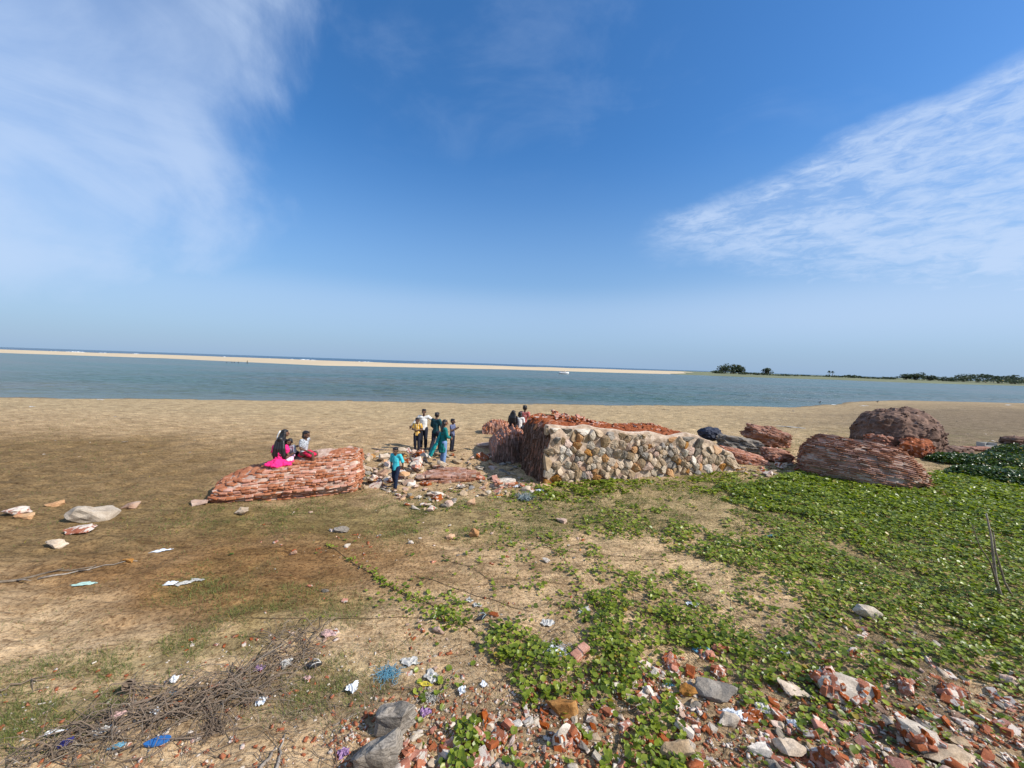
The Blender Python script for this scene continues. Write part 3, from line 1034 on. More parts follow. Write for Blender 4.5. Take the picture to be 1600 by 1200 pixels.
# loose bricks and rubble lying on top of the wall block
for i in range(118):
    if i < 60: u, w_ = rng.gauss(1.6, 0.75), rng.uniform(1.1, 2.25)
    elif i < 85: u, w_ = rng.gauss(4.9, 0.5), rng.uniform(1.5, 2.2)
    else: u, w_ = rng.uniform(0.2, WLEN - 0.8), rng.uniform(0.35, 2.2)
    u = min(max(u, 0.1), WLEN - 0.5)
    lift = 0.10 * math.exp(-((u - 0.95) / 0.30) ** 2) if i < 60 else 0
    lift += max(0, 0.13 * math.exp(-((u - 1.7) / 0.9) ** 2) * rng.random()) if i < 60 else 0
    s = rng.uniform(0.12, 0.24)
    p = wpos(u, w_, lift)
    top_w = 'on the back hump of the ruined wall block' if i < 60 else ('in the small heap on the right part of the wall block' if i < 85 else 'scattered over the flat top of the wall block')
    drop('brick', 'brick_bit', p - Vector(wall.location), (s, s, s * 0.8), None, None, None, tilt=0.5, parent=wall)


# ================= rough chunks: lumpy bodies studded with bricks
def chunk(name, label, cat, p, size, rz, brick, mortar, nb=60, seed=1, tilt=(0, 0), sq=0.5, disp=0.13, bsize=(0.2, 0.09, 0.05), layered=False, sub=4, rough=0.03, body=None):
    me = lump_mesh(seed, sub, sq, disp, 1.5, rough) if body is None else hull_rock(seed, 12, (1, .9, .8), 2, 0.07, 3.0, blocky=0.3)
    root = empty(name, (p[0], p[1], p[2] - 0.04), label, cat, rz=0.0)
    q = Matrix.Rotation(rz, 4, 'Z') @ Matrix.Rotation(tilt[0], 4, 'X') @ Matrix.Rotation(tilt[1], 4, 'Y') @ Matrix.Diagonal((size[0], size[1], size[2], 1))
    me.transform(q)
    me.materials.append(mortar)
    o = bpy.data.objects.new('mortar_body', me); link(o, root)
    # bricks bedded in the surface, their long sides in the plane of the old courses
    n = len(me.polygons); ids = list(range(n)); rr = random.Random(seed * 5 + 1); rr.shuffle(ids)
    forms = [cube_form(500 + i) for i in range(4)]
    for f in forms: f.materials.append(brick)
    ax = (Matrix.Rotation(rz, 3, 'Z') @ Matrix.Rotation(tilt[0], 3, 'X') @ Matrix.Rotation(tilt[1], 3, 'Y'))
    scored = []
    camv = Vector((0, 0, CAM_H)) - Vector(p)
    for i in ids:
        pl_ = me.polygons[i]
        if pl_.center.z < 0.02: continue
        scored.append((-(pl_.normal.dot(camv.normalized()) > -0.1), rr.random(), i))
    scored.sort()
    items = []
    for k, (_, _, i) in enumerate(scored[:nb]):
        pl_ = me.polygons[i]
        q3 = ax if layered else Matrix.Rotation(rr.uniform(0, 6), 3, 'Z') @ Matrix.Rotation(rr.gauss(0, 1.0), 3, 'X') @ Matrix.Rotation(rr.gauss(0, 0.7), 3, 'Y')
        if layered: q3 = ax @ Matrix.Rotation(rr.gauss(0, 0.07), 3, 'Z')
        Mx = Matrix.Translation(pl_.center - pl_.normal * bsize[1] * 0.22) @ q3.to_4x4() @ Matrix.Diagonal((bsize[0] * rr.uniform(.6, 1.2), bsize[1] * rr.uniform(.8, 1.3), bsize[2] * rr.uniform(.8, 1.2), 1))
        items.append((Mx, rr.randrange(4)))
    for Mx, f in items[:300]:
        b = bpy.data.objects.new('brick', forms[f]); b.parent = root; b.matrix_basis = Mx; COL.objects.link(b)
    return root

# dark mound far right, rough and rounded
def sz(px0, px1, py):                      # width in metres of a span of pixels at the depth of ground row py
    return (place(px1, py) - place(px0, py)).length


p = place(1448, 708); chunk('dark_brick_mound', 'tall dark purplish mound of rough rubble masonry behind the layered boulder', 'masonry mound', p + Vector((0.0, 1.5, -0.95)), (3.9, 3.4, 3.25), 0.2, M['brick_dark'], M['brick_dark'], 300, 41, sq=0.0, disp=0.045, bsize=(0.16, 0.09, 0.05), sub=5, rough=0.032)
p = place(1448, 716); chunk('red_brick_chunk', 'rusty red brick lump at the foot of the dark mound', 'brick chunk', p + Vector((0, 0.5, 0)), (1.3, 1.1, 0.95), 0.5, M['brick_wall'], M['brick_wall'], 80, 43, tilt=(0.1, -0.3))
p = place(1395, 705); chunk('red_brick_chunk', 'red brick remnant showing over the top of the layered boulder', 'brick chunk', p + Vector((-0.2, 0.3, 0)), (1.6, 1.0, 0.85), 0.1, M['brick_wall'], M['mortar_wall'], 80, 44, layered=True, tilt=(0, 0.2))
p = place(1505, 712); chunk('flat_dark_slab', 'flat dark brown slab lying right of the rusty red lump', 'masonry slab', p + Vector((0, 0.5, 0)), (1.35, 1.0, 0.42), 0.1, M['brick_dark'], M['brick_dark'], 30, 45, tilt=(0, -0.05), layered=True)
p = place(1550, 708); chunk('low_brown_slab', 'low brown slab edge between the flat dark slab and the far bushes', 'masonry slab', p + Vector((0, 0.5, 0)), (1.5, 0.8, 0.28), -0.1, M['mortar_wall'], M['mortar_wall'], 20, 46, layered=True)
p = place(1595, 697); chunk('dark_rock', 'dark rounded rock at the right edge of the photo above the bushes', 'rock', p + Vector((0.4, 0.5, 0)), (1.2, 1.0, 0.55), 0, M['brick_dark'], M['brick_dark'], 14, 47)
# between wall and boulder
p = place(1168, 713); chunk('grey_masonry_slab', 'grey weathered masonry slab lying behind the right end of the wall block', 'masonry slab', p + Vector((0.05, 0.9, 0)), (1.7, 1.5, 0.8), -0.25, M['stone_grey'], M['stone_grey'], 60, 48, tilt=(-0.08, 0.14), layered=True, sq=0.6, bsize=(0.3, 0.12, 0.05), disp=0.12, rough=0.06)
p = place(1215, 702); chunk('pale_brick_chunk', 'dark tilted chunk streaked with pale mortar behind the grey slab', 'brick chunk', p + Vector((-0.1, 0.8, 0.12)), (1.9, 1.2, 0.9), -0.2, M['brick_boulder'], M['mortar_wall'], 200, 49, tilt=(0, 0.22), layered=True, sq=0.35, disp=0.2, rough=0.06)
p = place(1222, 723); chunk('brick_chunk', 'reddish brick chunk under the tilted pale streaked chunk', 'brick chunk', p + Vector((0, 0.4, 0)), (1.15, 0.8, 0.55), -0.2, M['brick_boulder'], M['mortar_wall'], 60, 50, tilt=(0, 0.15), layered=True)
p = place(1168, 726); chunk('orange_brick_strip', 'long orange red brick strip leaning down from the end of the wall block', 'brick chunk', p + Vector((-0.1, 0.35, 0.02)), (1.9, 0.75, 0.5), -0.25, M['brick_slab'], M['mortar_wall'], 180, 51, tilt=(0.05, 0.20), layered=True, sq=0.5, disp=0.2, rough=0.06)
p = place(1128, 706); o_ = chunk('tarp_wrapped_rock', 'dark blue tarpaulin draped over a rock behind the wall end', 'tarpaulin', p + Vector((0.1, 1.2, 0.35)), (1.0, 0.8, 0.62), 0.2, M['bluetarp'], M['bluetarp'], 0, 52, disp=0.14)
# left of wall
def standing_chunk(name, label, px_, py_, wpx, hz, brick, mortar, seed, th=1.0, b2=None):
    """small masonry piece whose courses stand upright"""
    p_ = place(px_, py_)
    wd = wpx / FPX * p_.y
    n = max(6, int(wd / 0.052)); paths = []
    for k in range(n):
        f = k / (n - 1)
        h = hz * (1 - 0.42 * abs(2 * f - 1.15) ** 2.2) * (1 + 0.10 * mnoise.noise(Vector((k * .5, seed, 3))))
        a = 0.10 * abs(2 * f - 1) + 0.08 * mnoise.noise(Vector((k * .4, seed, 0)))
        pts = [(a - 0.06, -0.1), (a, h * 0.45), (a + 0.08, h * 0.82), (a + 0.20, h * 0.97), (th * .5, h * 1.02), (th * .85, h * 0.9), (th, h * 0.5), (th, -0.1)][::-1]
        paths.append([pts])
    wx_ = Vector((1, 0.12, 0)).normalized()
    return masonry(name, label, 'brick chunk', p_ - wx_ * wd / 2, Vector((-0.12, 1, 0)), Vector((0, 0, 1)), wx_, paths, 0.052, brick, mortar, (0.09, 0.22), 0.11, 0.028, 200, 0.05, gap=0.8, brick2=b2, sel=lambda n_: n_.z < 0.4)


b2 = standing_chunk('side_brick_block', 'narrow upright brick block with a pale lit top at the left end of the wall', 800, 722, 62, 1.05, M['brick_slab'], M['mortar_wall'], 3, th=2.5, b2=M['brick_shaded_end'])
b3 = standing_chunk('far_brick_lump', 'squat isolated brick lump standing on the beach behind the wall', 776, 679, 44, 0.66, M['brick_slab'], M['mortar_wall'], 5, th=1.1, b2=M['brick_boulder'])
p = place(765, 700); chunk('flat_pink_slab', 'flat pinkish masonry slab lying on sand left of the narrow brick block', 'masonry slab', p + Vector((0, 0.25, 0)), (1.05, 0.6, 0.22), 0.1, M['stone_pink'], M['stone_pink'], 10, 53, layered=True)
p = place(780, 703); chunk('flat_pink_slab', 'thicker pinkish slab leaning against the narrow brick block', 'masonry slab', p + Vector((0, 0.1, 0)), (0.75, 0.6, 0.42), 0.1, M['mortar_wall'], M['stone_pink'], 14, 54, layered=True)
p = place(783, 692); chunk('flat_pink_slab', 'thin flat slab just below the squat isolated lump', 'masonry slab', p + Vector((0, 0.1, 0)), (0.7, 0.5, 0.2), 0.1, M['stone_pink'], M['stone_pink'], 8, 55, layered=True)
p = place(690, 752); chunk('brick_layer_slab', 'broad low slab of reddish brick layers in the stone pile beneath the woman', 'masonry slab', p + Vector((0.1, 0.35, -0.1)), (1.5, 0.8, 0.40), 0.15, M['brick_boulder'], M['mortar_wall'], 190, 56, tilt=(0.06, -0.05), layered=True, sq=0.4, disp=0.2, bsize=(0.22, 0.13, 0.06))
p = place(790, 762); chunk('orange_brick_lump', 'small bright orange brick lump with mortar lines in front of the wall corner', 'brick chunk', p + Vector((0, 0.1, 0)), (0.62, 0.4, 0.3), 0.4, M['brick_slab'], M['lime'], 16, 57, layered=True)
p = place(850, 762); drop('boulder_stone', 'stone_orange', p, (0.85, 0.7, 0.75), 'rounded orange brown stone at the left foot of the wall', 'stone', tilt=0.2)


# ================= single stones that can be told apart
def hero(px_, py_, wpx, hpx, form, label, cat='stone', name='stone', rz=0.0, tilt=0.15, deep=0.75):
    p_ = place(px_, py_)
    s = p_.y / FPX
    wd = wpx * s
    h = max(0.03, hpx * s * 0.95)
    f = FORMS[form]
    me = hull_rock(len(label) * 7 + int(px_), 13, (1, 0.85, 0.62), 3, 0.085, 3.4, blocky=0.3)
    me.materials.append(M[form])
    o = bpy.data.objects.new(name, me)
    o.location = (p_.x, p_.y + wd * deep * 0.3, p_.z - h * 0.08)
    o.rotation_euler = (rng.uniform(-tilt, tilt), rng.uniform(-tilt, tilt), rz + rng.uniform(-0.2, 0.2))
    zf = 1.55
    o.scale = (wd * 1.12, wd * deep, h * zf)
    link(o); tag(o, label, cat)
    return o


for a in (
    (126, 818, 74, 40, 'lime', 'big whitish lump of stone on the dark sand at the left', 'stone', 'stone', 0.7),
    (155, 803, 34, 16, 'stone_tan', 'flat tan stone touching the right side of the big whitish lump'),
    (112, 836, 52, 15, 'brick_plaster', 'flat pinkish brick fragment just in front of the big whitish lump'),
    (80, 857, 38, 16, 'stone_tan', 'angular cream stone alone on dark sand below the pinkish fragment'),
    (80, 793, 27, 14, 'stone_orange', 'small ochre stone behind and left of the whitish lump'),
    (34, 811, 36, 13, 'stone_orange', 'flat ochre stone near the red slab at the left edge'),
    (12, 806, 46, 20, 'brick_plaster', 'long reddish slab fragment at the very left edge'),
    (200, 794, 36, 16, 'stone_pink', 'knobbly pinkish stone right of the big whitish lump'),
    (303, 791, 38, 11, 'stone_pink', 'low flat stone at the left tip of the brick slab'),
    (375, 806, 28, 18, 'stone_tan', 'brownish stone with a dark left side below the brick slab'),
    (196, 880, 20, 8, 'stone_orange', 'small ochre pebble left of the white sheet'),
    (530, 834, 28, 16, 'stone_layered', 'dark brown slate stone in the grass below the brick slab'),
    (703, 843, 17, 13, 'stone_orange', 'rounded orange stone left of a square one on the sand'),
    (740, 840, 18, 19, 'stone_orange', 'squarish orange stone standing on the sand with a dark shadow'),
    (735, 790, 18, 20, 'stone_orange', 'bright yellowish upright stone at the edge of the pile'),
    (680, 776, 26, 10, 'stone_pale', 'flat pale stone left of the yellowish upright stone'),
    (877, 818, 22, 14, 'stone_pink', 'pale pink stone lying in the grass below the wall'),
    (641, 851, 10, 9, 'lime', 'small white lump on bare sand left of the orange stones'),
    (543, 856, 14, 9, 'lime', 'white and pink lump among brick crumbs in the middle ground'),
    (853, 880, 16, 12, 'lime', 'white lump of lime on sand near the first green runners'),
    (456, 868, 14, 12, 'stone_pink', 'pale upright fragment left of the brick crumbs'),
    (483, 918, 10, 9, 'brick_bit', 'red and white brick bit on the brown mat of weed'),
    (507, 926, 13, 9, 'stone_grey', 'small dark grey triangular stone on the brown mat of weed'),
    (536, 942, 14, 9, 'brick_bit', 'small orange red brick bit below the grey triangular stone'),
    (772, 966, 18, 11, 'brick_bit', 'dark red brick piece by the edge of the green runner'),
    (684, 992, 24, 17, 'stone_pink', 'pale pink rock where the runner reaches the red crumbs'),
    (1366, 972, 46, 30, 'stone_pale', 'long pale grey rock half in the creeper at the right'),
    (1340, 1032, 28, 26, 'brick_plaster', 'pointed white stone with a red brick spot in the creeper'),
    (878, 1124, 60, 60, 'stone_orange', 'large square ochre block in the foreground rubble'),
    (616, 1162, 98, 74, 'stone_layered', 'big grey striated rock at the top of the bottom rubble heap'),
    (580, 1222, 108, 84, 'stone_layered', 'big grey striated slab cut by the bottom edge'),
    (1128, 1100, 68, 50, 'stone_grey', 'rounded blue grey boulder in the centre right rubble'),
    (1078, 1090, 32, 24, 'stone_orange', 'tan stone left of the blue grey boulder'),
    (1252, 1095, 58, 28, 'stone_tan', 'flat tan wedge shaped stone left of the spotted chunk'),
    (1242, 1184, 56, 34, 'stone_tan', 'brown tan stone near the bottom right of centre'),
    (1500, 1205, 105, 46, 'stone_tan', 'very large smooth tan rock at the bottom right'),
    (1062, 1198, 66, 44, 'stone_tan', 'brown flat topped rock cut by the bottom edge right of centre'),
    (1142, 1140, 42, 30, 'lime', 'whitish rounded rock beside the grey plastic bag'),
    (1588, 1075, 34, 26, 'stone_pink', 'pinkish rock at the right edge above the rubble'),
    (1190, 1190, 44, 30, 'lime', 'cream flat chunk between two tan rocks at the bottom'),
    (822, 1085, 32, 15, 'stone_pink', 'flat pinkish white flake left of the square ochre block'),
    (925, 1134, 20, 14, 'lime', 'white flake right of the square ochre block'),
    (1510, 1172, 40, 22, 'stone_tan', 'small brown stone behind the very large tan rock'),
):
    hero(*a)


# spotted chunks: white lime bodies holding red brick ends
def spotted(px_, py_, wpx, hpx, label, seed, nb=9, rz=0.2, tilt=(0, 0.15)):
    p_ = place(px_, py_); s = p_.y / FPX
    wd, h = wpx * s, hpx * s
    chunk('limed_brick_chunk', label, 'brick chunk', p_ + Vector((0, wd * 0.2, 0)), (wd, wd * 0.7, h * 1.05), rz, M['brick_bit'], M['lime'], int(nb * 1.5), seed, tilt=tilt, sq=0.3, disp=0.06, bsize=(0.105, 0.075, 0.05), layered=False, body='hull')


spotted(1345, 1110, 118, 66, 'large white lime chunk spotted with red brick ends among creeper', 61, 20, -0.3)
spotted(1436, 1172, 100, 82, 'steep white and red chunk right of the large spotted one', 62, 18, -0.6, (0.1, 0.5))
spotted(888, 1180, 66, 62, 'lime chunk with one long red brick below the square ochre block', 63, 6, 0.3)
spotted(1312, 1218, 84, 74, 'dark red chunk with white lime edge cut by the bottom edge', 64, 16, -0.5)
spotted(1428, 1082, 46, 26, 'white lime chunk with brick spots above the steep chunk', 65, 8)
spotted(1052, 1046, 58, 24, 'long low lime and brick chunk on the sand right of the runner', 66, 10, 0.3)
spotted(1128, 1058, 30, 22, 'small dark red and lime chunk above the blue grey boulder', 67, 6)
spotted(1175, 1127, 44, 28, 'round red chunk topped with white lime in the centre right rubble', 68, 8)
spotted(1110, 1032, 40, 22, 'brick chunk with a white top beside the blue cloth', 69, 7)
spotted(1500, 1095, 56, 30, 'limed brick chunk right of the spotted ones', 70, 10)
spotted(1130, 1022, 26, 18, 'small chunk of brick at the tip of the green strip', 71, 5)
# red block of two bricks with a mortar joint, lying in the runner
p = place(908, 1034)
r_ = empty('double_brick', (p.x, p.y + 0.08, p.z), 'tilted block of four joined red bricks lying beside the green strip', 'brick chunk', rz=0.5)
r_.rotation_euler = (0.1, -0.25, 0.55)
for (x_, y_, z_) in ((-0.055, 0, 0.02), (0.06, 0, 0.025), (-0.05, 0, 0.075), (0.07, 0, 0.08)):
    me = cube_form(int(900 + x_ * 100 + z_ * 777)); me.materials.append(M['brick_slab'])
    b = bpy.data.objects.new('brick', me); b.scale = (0.11, 0.10, 0.048); b.location = (x_, y_, z_); link(b, r_)
mesh('mortar_joint', [(-.1, -.045, -.01), (.12, -.045, -.01), (.12, .045, -.01), (-.1, .045, -.01), (-.09, -.04, .09), (.11, -.04, .09), (.11, .04, .09), (-.09, .04, .09)],
     [(0, 1, 2, 3), (4, 5, 6, 7), (0, 1, 5, 4), (1, 2, 6, 5), (2, 3, 7, 6), (3, 0, 4, 7)], M['lime'], False, r_)


# ================= rubble fields
def in_poly(x, y, poly):
    c = False
    for i in range(len(poly)):
        x1, y1 = poly[i]; x2, y2 = poly[i - 1]
        if (y1 > y) != (y2 > y) and x < (x2 - x1) * (y - y1) / (y2 - y1) + x1: c = not c
    return c


def rand_in(poly, r):
    xs_ = [p_[0] for p_ in poly]; ys_ = [p_[1] for p_ in poly]
    while True:
        x = r.uniform(min(xs_), max(xs_)); y = r.uniform(min(ys_), max(ys_))
        if in_poly(x, y, poly): return x, y


PENDING = []


def field(poly, n, size, kinds, label, group, cat, name, tilt=0.45, flat=0.75, power=2.0, stack=0.0, seed=1):
    r = random.Random(seed)
    for i in range(n):
        x, y = rand_in(poly, r)
        p_ = place(x, y)
        s = size[0] + (size[1] - size[0]) * r.random() ** power
        k = r.choices([a for a, b in kinds], [b for a, b in kinds])[0]
        p_.z += stack * r.random()
        nm = 'brick_fragment' if k.startswith('brick') else ('mortar_lump' if k == 'lime' else 'stone')
        PENDING.append(dict(nm=nm, k=k, p=p_, s=(s, s * r.uniform(0.7, 1), s * r.uniform(0.6, 1.0) * flat * (1.5 if k.startswith('brick') else 1)), g=group, cat={'stone': 'stone', 'brick_fragment': 'brick fragment', 'mortar_lump': 'mortar lump'}[nm],
                            tilt=tilt, app=s / p_.y, seen=(-10 < x < 1610 and y < 1205)))


STK = [('stone_tan', 6), ('stone_pale', 1.6), ('stone_pink', 3), ('stone_grey', 2.2), ('stone_orange', 1.5), ('brick_plaster', 0.8), ('brick_bit', 0.6)]


def kind_labels(where):
    return {'stone_tan': 'tan stone ' + where, 'stone_pale': 'pale cream stone ' + where, 'stone_pink': 'pinkish stone ' + where, 'stone_grey': 'grey stone ' + where,
            'stone_orange': 'ochre stone ' + where, 'brick_plaster': 'lime crusted brick ' + where, 'brick_bit': 'broken red brick ' + where, 'lime': 'lump of white lime mortar ' + where}


field([(572, 716), (640, 705), (700, 712), (690, 740), (640, 760), (575, 765)], 120, (0.2, 0.6), STK, kind_labels('in the pile around the boy in the turquoise shirt'), 'stones piled around the turquoise shirted boy', 'stone', 'stone', 0.5, 0.8, 1.6, 0.25, 2)
field([(700, 708), (768, 712), (775, 735), (720, 735)], 34, (0.18, 0.55), STK, kind_labels('in the pile behind the woman and the dark shaded hollow'), 'stones behind the woman', 'stone', 'stone', 0.5, 0.75, 1.5, 0.05, 3)
field([(600, 755), (700, 750), (780, 745), (850, 757), (840, 775), (740, 778), (680, 800), (640, 798), (600, 770)], 140, (0.12, 0.42), STK + [('brick_bit', 2), ('lime', 1)], kind_labels('in the rubble strip between slab and wall corner'), 'rubble between slab and wall', 'rubble', 'stone', 0.5, 0.7, 1.8, 0.04, 4)
field([(762, 715), (800, 722), (830, 748), (770, 748)], 18, (0.2, 0.55), [('stone_grey', 3), ('stone_tan', 2)], kind_labels('in the shade at the foot of the wall end'), 'stones in the shade of the wall', 'stone', 'stone', 0.4, 0.6, 1.3, 0, 5)
field([(560, 712), (578, 712), (575, 775), (552, 775)], 18, (0.15, 0.4), STK, kind_labels('leaning against the right end of the brick slab'), 'stones at the right end of the slab', 'stone', 'stone', 0.5, 0.8, 1.5, 0.1, 6)
field([(1148, 728), (1200, 735), (1248, 738), (1250, 752), (1200, 748), (1150, 742)], 34, (0.14, 0.42), STK, kind_labels('on the grass between the wall and the layered boulder'), 'stones between wall and boulder', 'stone', 'stone', 0.5, 0.7, 1.5, 0.03, 7)
field([(1128, 700), (1240, 700), (1250, 738), (1150, 730)], 26, (0.22, 0.6), [('brick_bit', 3), ('brick_plaster', 2), ('stone_tan', 2), ('stone_grey', 1)], None, 'jumble of lumps right of the wall', 'stone', 'stone', 0.6, 0.7, 1.4, 0.15, 77)
field([(400, 800), (600, 795), (900, 830), (1000, 890), (700, 880), (440, 875)], 46, (0.04, 0.14), STK + [('brick_bit', 2)], kind_labels('strewn over the grassy sand in the middle ground'), 'bits strewn over the middle ground', 'stone', 'stone', 0.4, 0.6, 2.0, 0, 8)
field([(500, 835), (600, 835), (600, 875), (490, 870)], 30, (0.03, 0.09), [('brick_bit', 3), ('stone_grey', 1)], kind_labels('in the patch of brick crumbs below the brick slab'), 'patch of brick crumbs', 'brick fragment', 'brick_fragment', 0.3, 0.5, 1.5, 0, 9)
field([(250, 1005), (420, 985), (560, 985), (560, 1000), (400, 1005), (280, 1018)], 24, (0.03, 0.10), [('brick_bit', 3), ('brick_plaster', 2), ('stone_pink', 1)], kind_labels('in the thin line above the heap of twigs'), 'line of brick bits above the twig heap', 'brick fragment', 'brick_fragment', 0.3, 0.6, 1.5, 0, 10)
field([(640, 970), (700, 960), (700, 1000), (620, 1000)], 18, (0.03, 0.10), [('brick_bit', 2), ('stone_pink', 2)], kind_labels('beside the pale pink rock under the runner'), 'crumbs beside the pale pink rock', 'brick fragment', 'brick_fragment', 0.3, 0.6, 1.5, 0, 11)
field([(740, 940), (860, 930), (860, 990), (760, 990)], 12, (0.03, 0.08), [('brick_bit', 2), ('stone_grey', 1), ('lime', 1)], kind_labels('on bare sand right of the runner'), 'bits on bare sand right of the runner', 'stone', 'stone', 0.3, 0.6, 1.5, 0, 12)
BRK = [('brick_bit', 5), ('brick_plaster', 3), ('lime', 1.6), ('stone_tan', 2.4), ('stone_pale', .8), ('stone_pink', 1.2), ('stone_grey', .8)]
field([(610, 1165), (640, 1150), (700, 1125), (800, 1115), (830, 1200), (600, 1215)], 150, (0.05, 0.19), BRK, kind_labels('in the foreground heap right of the two grey striated rocks'), 'rubble heap by the striated rocks', 'rubble', 'brick_fragment', 0.5, 0.75, 1.8, 0.03, 13)
field([(950, 1045), (1070, 1025), (1100, 1070), (1090, 1110), (1180, 1130), (1100, 1150), (1010, 1110), (960, 1095)], 120, (0.05, 0.18), BRK, kind_labels('in the rubble left of the blue grey boulder'), 'rubble left of the blue grey boulder', 'rubble', 'brick_fragment', 0.5, 0.75, 1.8, 0.02, 14)
field([(1190, 1100), (1250, 1080), (1400, 1100), (1560, 1080), (1610, 1100), (1610, 1215), (1150, 1215)], 240, (0.05, 0.19), BRK, kind_labels('in the rubble at the bottom right corner'), 'rubble at the bottom right', 'rubble', 'brick_fragment', 0.5, 0.75, 1.8, 0.02, 15)
field([(1240, 960), (1400, 960), (1540, 1020), (1600, 1060), (1400, 1080), (1270, 1040)], 70, (0.06, 0.2), BRK, kind_labels('showing through the creeper at the right'), 'rubble showing through the creeper', 'rubble', 'brick_fragment', 0.5, 0.75, 1.8, 0.0, 16)
field([(820, 1100), (1050, 1120), (1150, 1180), (1120, 1215), (830, 1215)], 80, (0.06, 0.2), BRK, kind_labels('under the leaves at the bottom centre'), 'rubble under leaves at the bottom centre', 'rubble', 'brick_fragment', 0.5, 0.75, 1.8, 0.03, 17)
field([(640, 1010), (820, 1000), (940, 1060), (900, 1100), (700, 1110), (600, 1080)], 34, (0.03, 0.10), BRK, kind_labels('among the litter and first leaves at the centre'), 'bits among litter and first leaves', 'rubble', 'brick_fragment', 0.5, 0.75, 1.8, 0, 18)
field([(0, 1010), (300, 1060), (560, 1090), (560, 1210), (0, 1210)], 34, (0.03, 0.11), BRK, kind_labels('on the sandy ground around the twig heap'), 'bits around the twig heap', 'rubble', 'brick_fragment', 0.5, 0.6, 1.8, 0, 19)
field([(0, 640), (700, 640), (750, 690), (0, 720)], 24, (0.08, 0.26), [('stone_grey', 2), ('stone_tan', 1), ('lime', 1)], kind_labels('lying alone far out on the beach'), 'small debris far out on the beach', 'stone', 'stone', 0.2, 0.35, 2, 0, 20)
field([(1130, 640), (1600, 640), (1600, 690), (1500, 690), (1260, 668), (1130, 665)], 26, (0.10, 0.34), [('lime', 3), ('stone_grey', 2)], kind_labels('washed up on the mud at the far right'), 'washed up bits on the mud', 'debris', 'stone', 0.2, 0.35, 2, 0, 21)


LAND = [((128, 815), 'the big whitish lump'), ((80, 857), 'the lone cream stone at the left'), ((300, 785), 'the left tip of the brick slab'), ((440, 785), 'the middle of the brick slab'), ((565, 770), 'the right end of the brick slab'), ((618, 762), 'the turquoise shirted boy'),
        ((655, 710), 'the boy in yellow'), ((692, 727), 'the woman in teal'), ((706, 708), 'the boy in checks'), ((735, 790), 'the bright yellowish upright stone'), ((740, 840), 'the squarish orange stone'), ((820, 780), 'the grey net ball'), ((850, 765), 'the rounded orange stone at the wall foot'),
        ((790, 762), 'the bright orange brick lump'), ((790, 730), 'the dark wall end'), ((1150, 740), 'the right end of the wall'), ((1250, 752), 'the left end of the layered boulder'), ((543, 856), 'the white and pink lump'), ((641, 851), 'the small white lump'), ((853, 880), 'the white lime lump'),
        ((530, 834), 'the dark slate stone'), ((490, 1042), 'the dark sandal'), ((246, 1163), 'the blue flip flop'), ((609, 1054), 'the blue net tangle'), ((612, 1150), 'the upper striated rock'), ((582, 1200), 'the lower striated rock'), ((665, 1116), 'the purple scrap'), ((684, 992), 'the pale pink rock'),
        ((772, 966), 'the dark red brick piece'), ((908, 1034), 'the double brick'), ((878, 1121), 'the square ochre block'), ((888, 1176), 'the chunk with one long brick'), ((1052, 1046), 'the long low limed chunk'), ((1078, 1090), 'the tan stone by the grey boulder'), ((1128, 1098), 'the blue grey boulder'),
        ((1146, 1122), 'the striped plastic bag'), ((1175, 1127), 'the round white topped chunk'), ((1252, 1095), 'the flat tan wedge'), ((1242, 1184), 'the brown tan stone'), ((1290, 1078), 'the frayed net knot'), ((1312, 1200), 'the dark red chunk'), ((1345, 1108), 'the large spotted chunk'), ((1436, 1168), 'the steep spotted chunk'),
        ((1500, 1200), 'the very large tan rock'), ((1500, 1095), 'the limed chunk at the right'), ((1588, 1075), 'the pinkish rock at the edge'), ((1340, 1030), 'the pointed white stone'), ((1366, 972), 'the long pale grey rock'), ((1062, 1190), 'the brown flat topped rock'), ((1400, 700), 'the dark mound'), ((1541, 699), 'the broken crate'),
        ((960, 700), 'the stone faced wall'), ((100, 640), 'the white scraps on the left beach'), ((330, 650), 'the girls on the slab'), ((590, 703), 'the dark weed patch'), ((1250, 640), 'the tide puddle'), ((200, 1078), 'the coconut shell'), ((405, 1100), 'the white bag at the heap foot'), ((310, 1010), 'the thin line of brick bits')]
LAND = [(place(*a), b) for a, b in LAND]
ORD = ['nearest', 'second', 'third', 'fourth', 'fifth', 'sixth', 'seventh', 'eighth', 'ninth', 'tenth', 'eleventh', 'twelfth', 'thirteenth', 'fourteenth', 'fifteenth', 'sixteenth', 'seventeenth', 'eighteenth', 'nineteenth', 'twentieth']
KIND_WORD = {'stone_tan': 'tan stone', 'stone_pale': 'cream stone', 'stone_pink': 'pinkish stone', 'stone_grey': 'grey stone', 'stone_orange': 'ochre stone', 'brick_plaster': 'lime crusted brick piece', 'brick_bit': 'red brick piece', 'lime': 'white mortar lump'}


def label_pending(chosen):
    buckets = {}
    for d in chosen:
        q = min(LAND, key=lambda l: (l[0] - d['p']).length)
        v = d['p'] - q[0]
        if abs(v.x) > abs(v.y): way = 'to the right of' if v.x > 0 else 'to the left of'
        else: way = 'behind' if v.y > 0 else 'in front of'
        buckets.setdefault((KIND_WORD[d['k']], way, q[1]), []).append((v.length, d))
    for (kw, way, nm), lst in buckets.items():
        lst.sort(key=lambda a: a[0])
        for i, (_, d) in enumerate(lst):
            sw = ''
            if i < len(ORD) and len(lst) > 1:
                d['label'] = ORD[i] + ' ' + kw + ' ' + way + ' ' + nm
            else:
                d['label'] = ('only ' if len(lst) == 1 else 'small ') + kw + ' ' + way + ' ' + nm


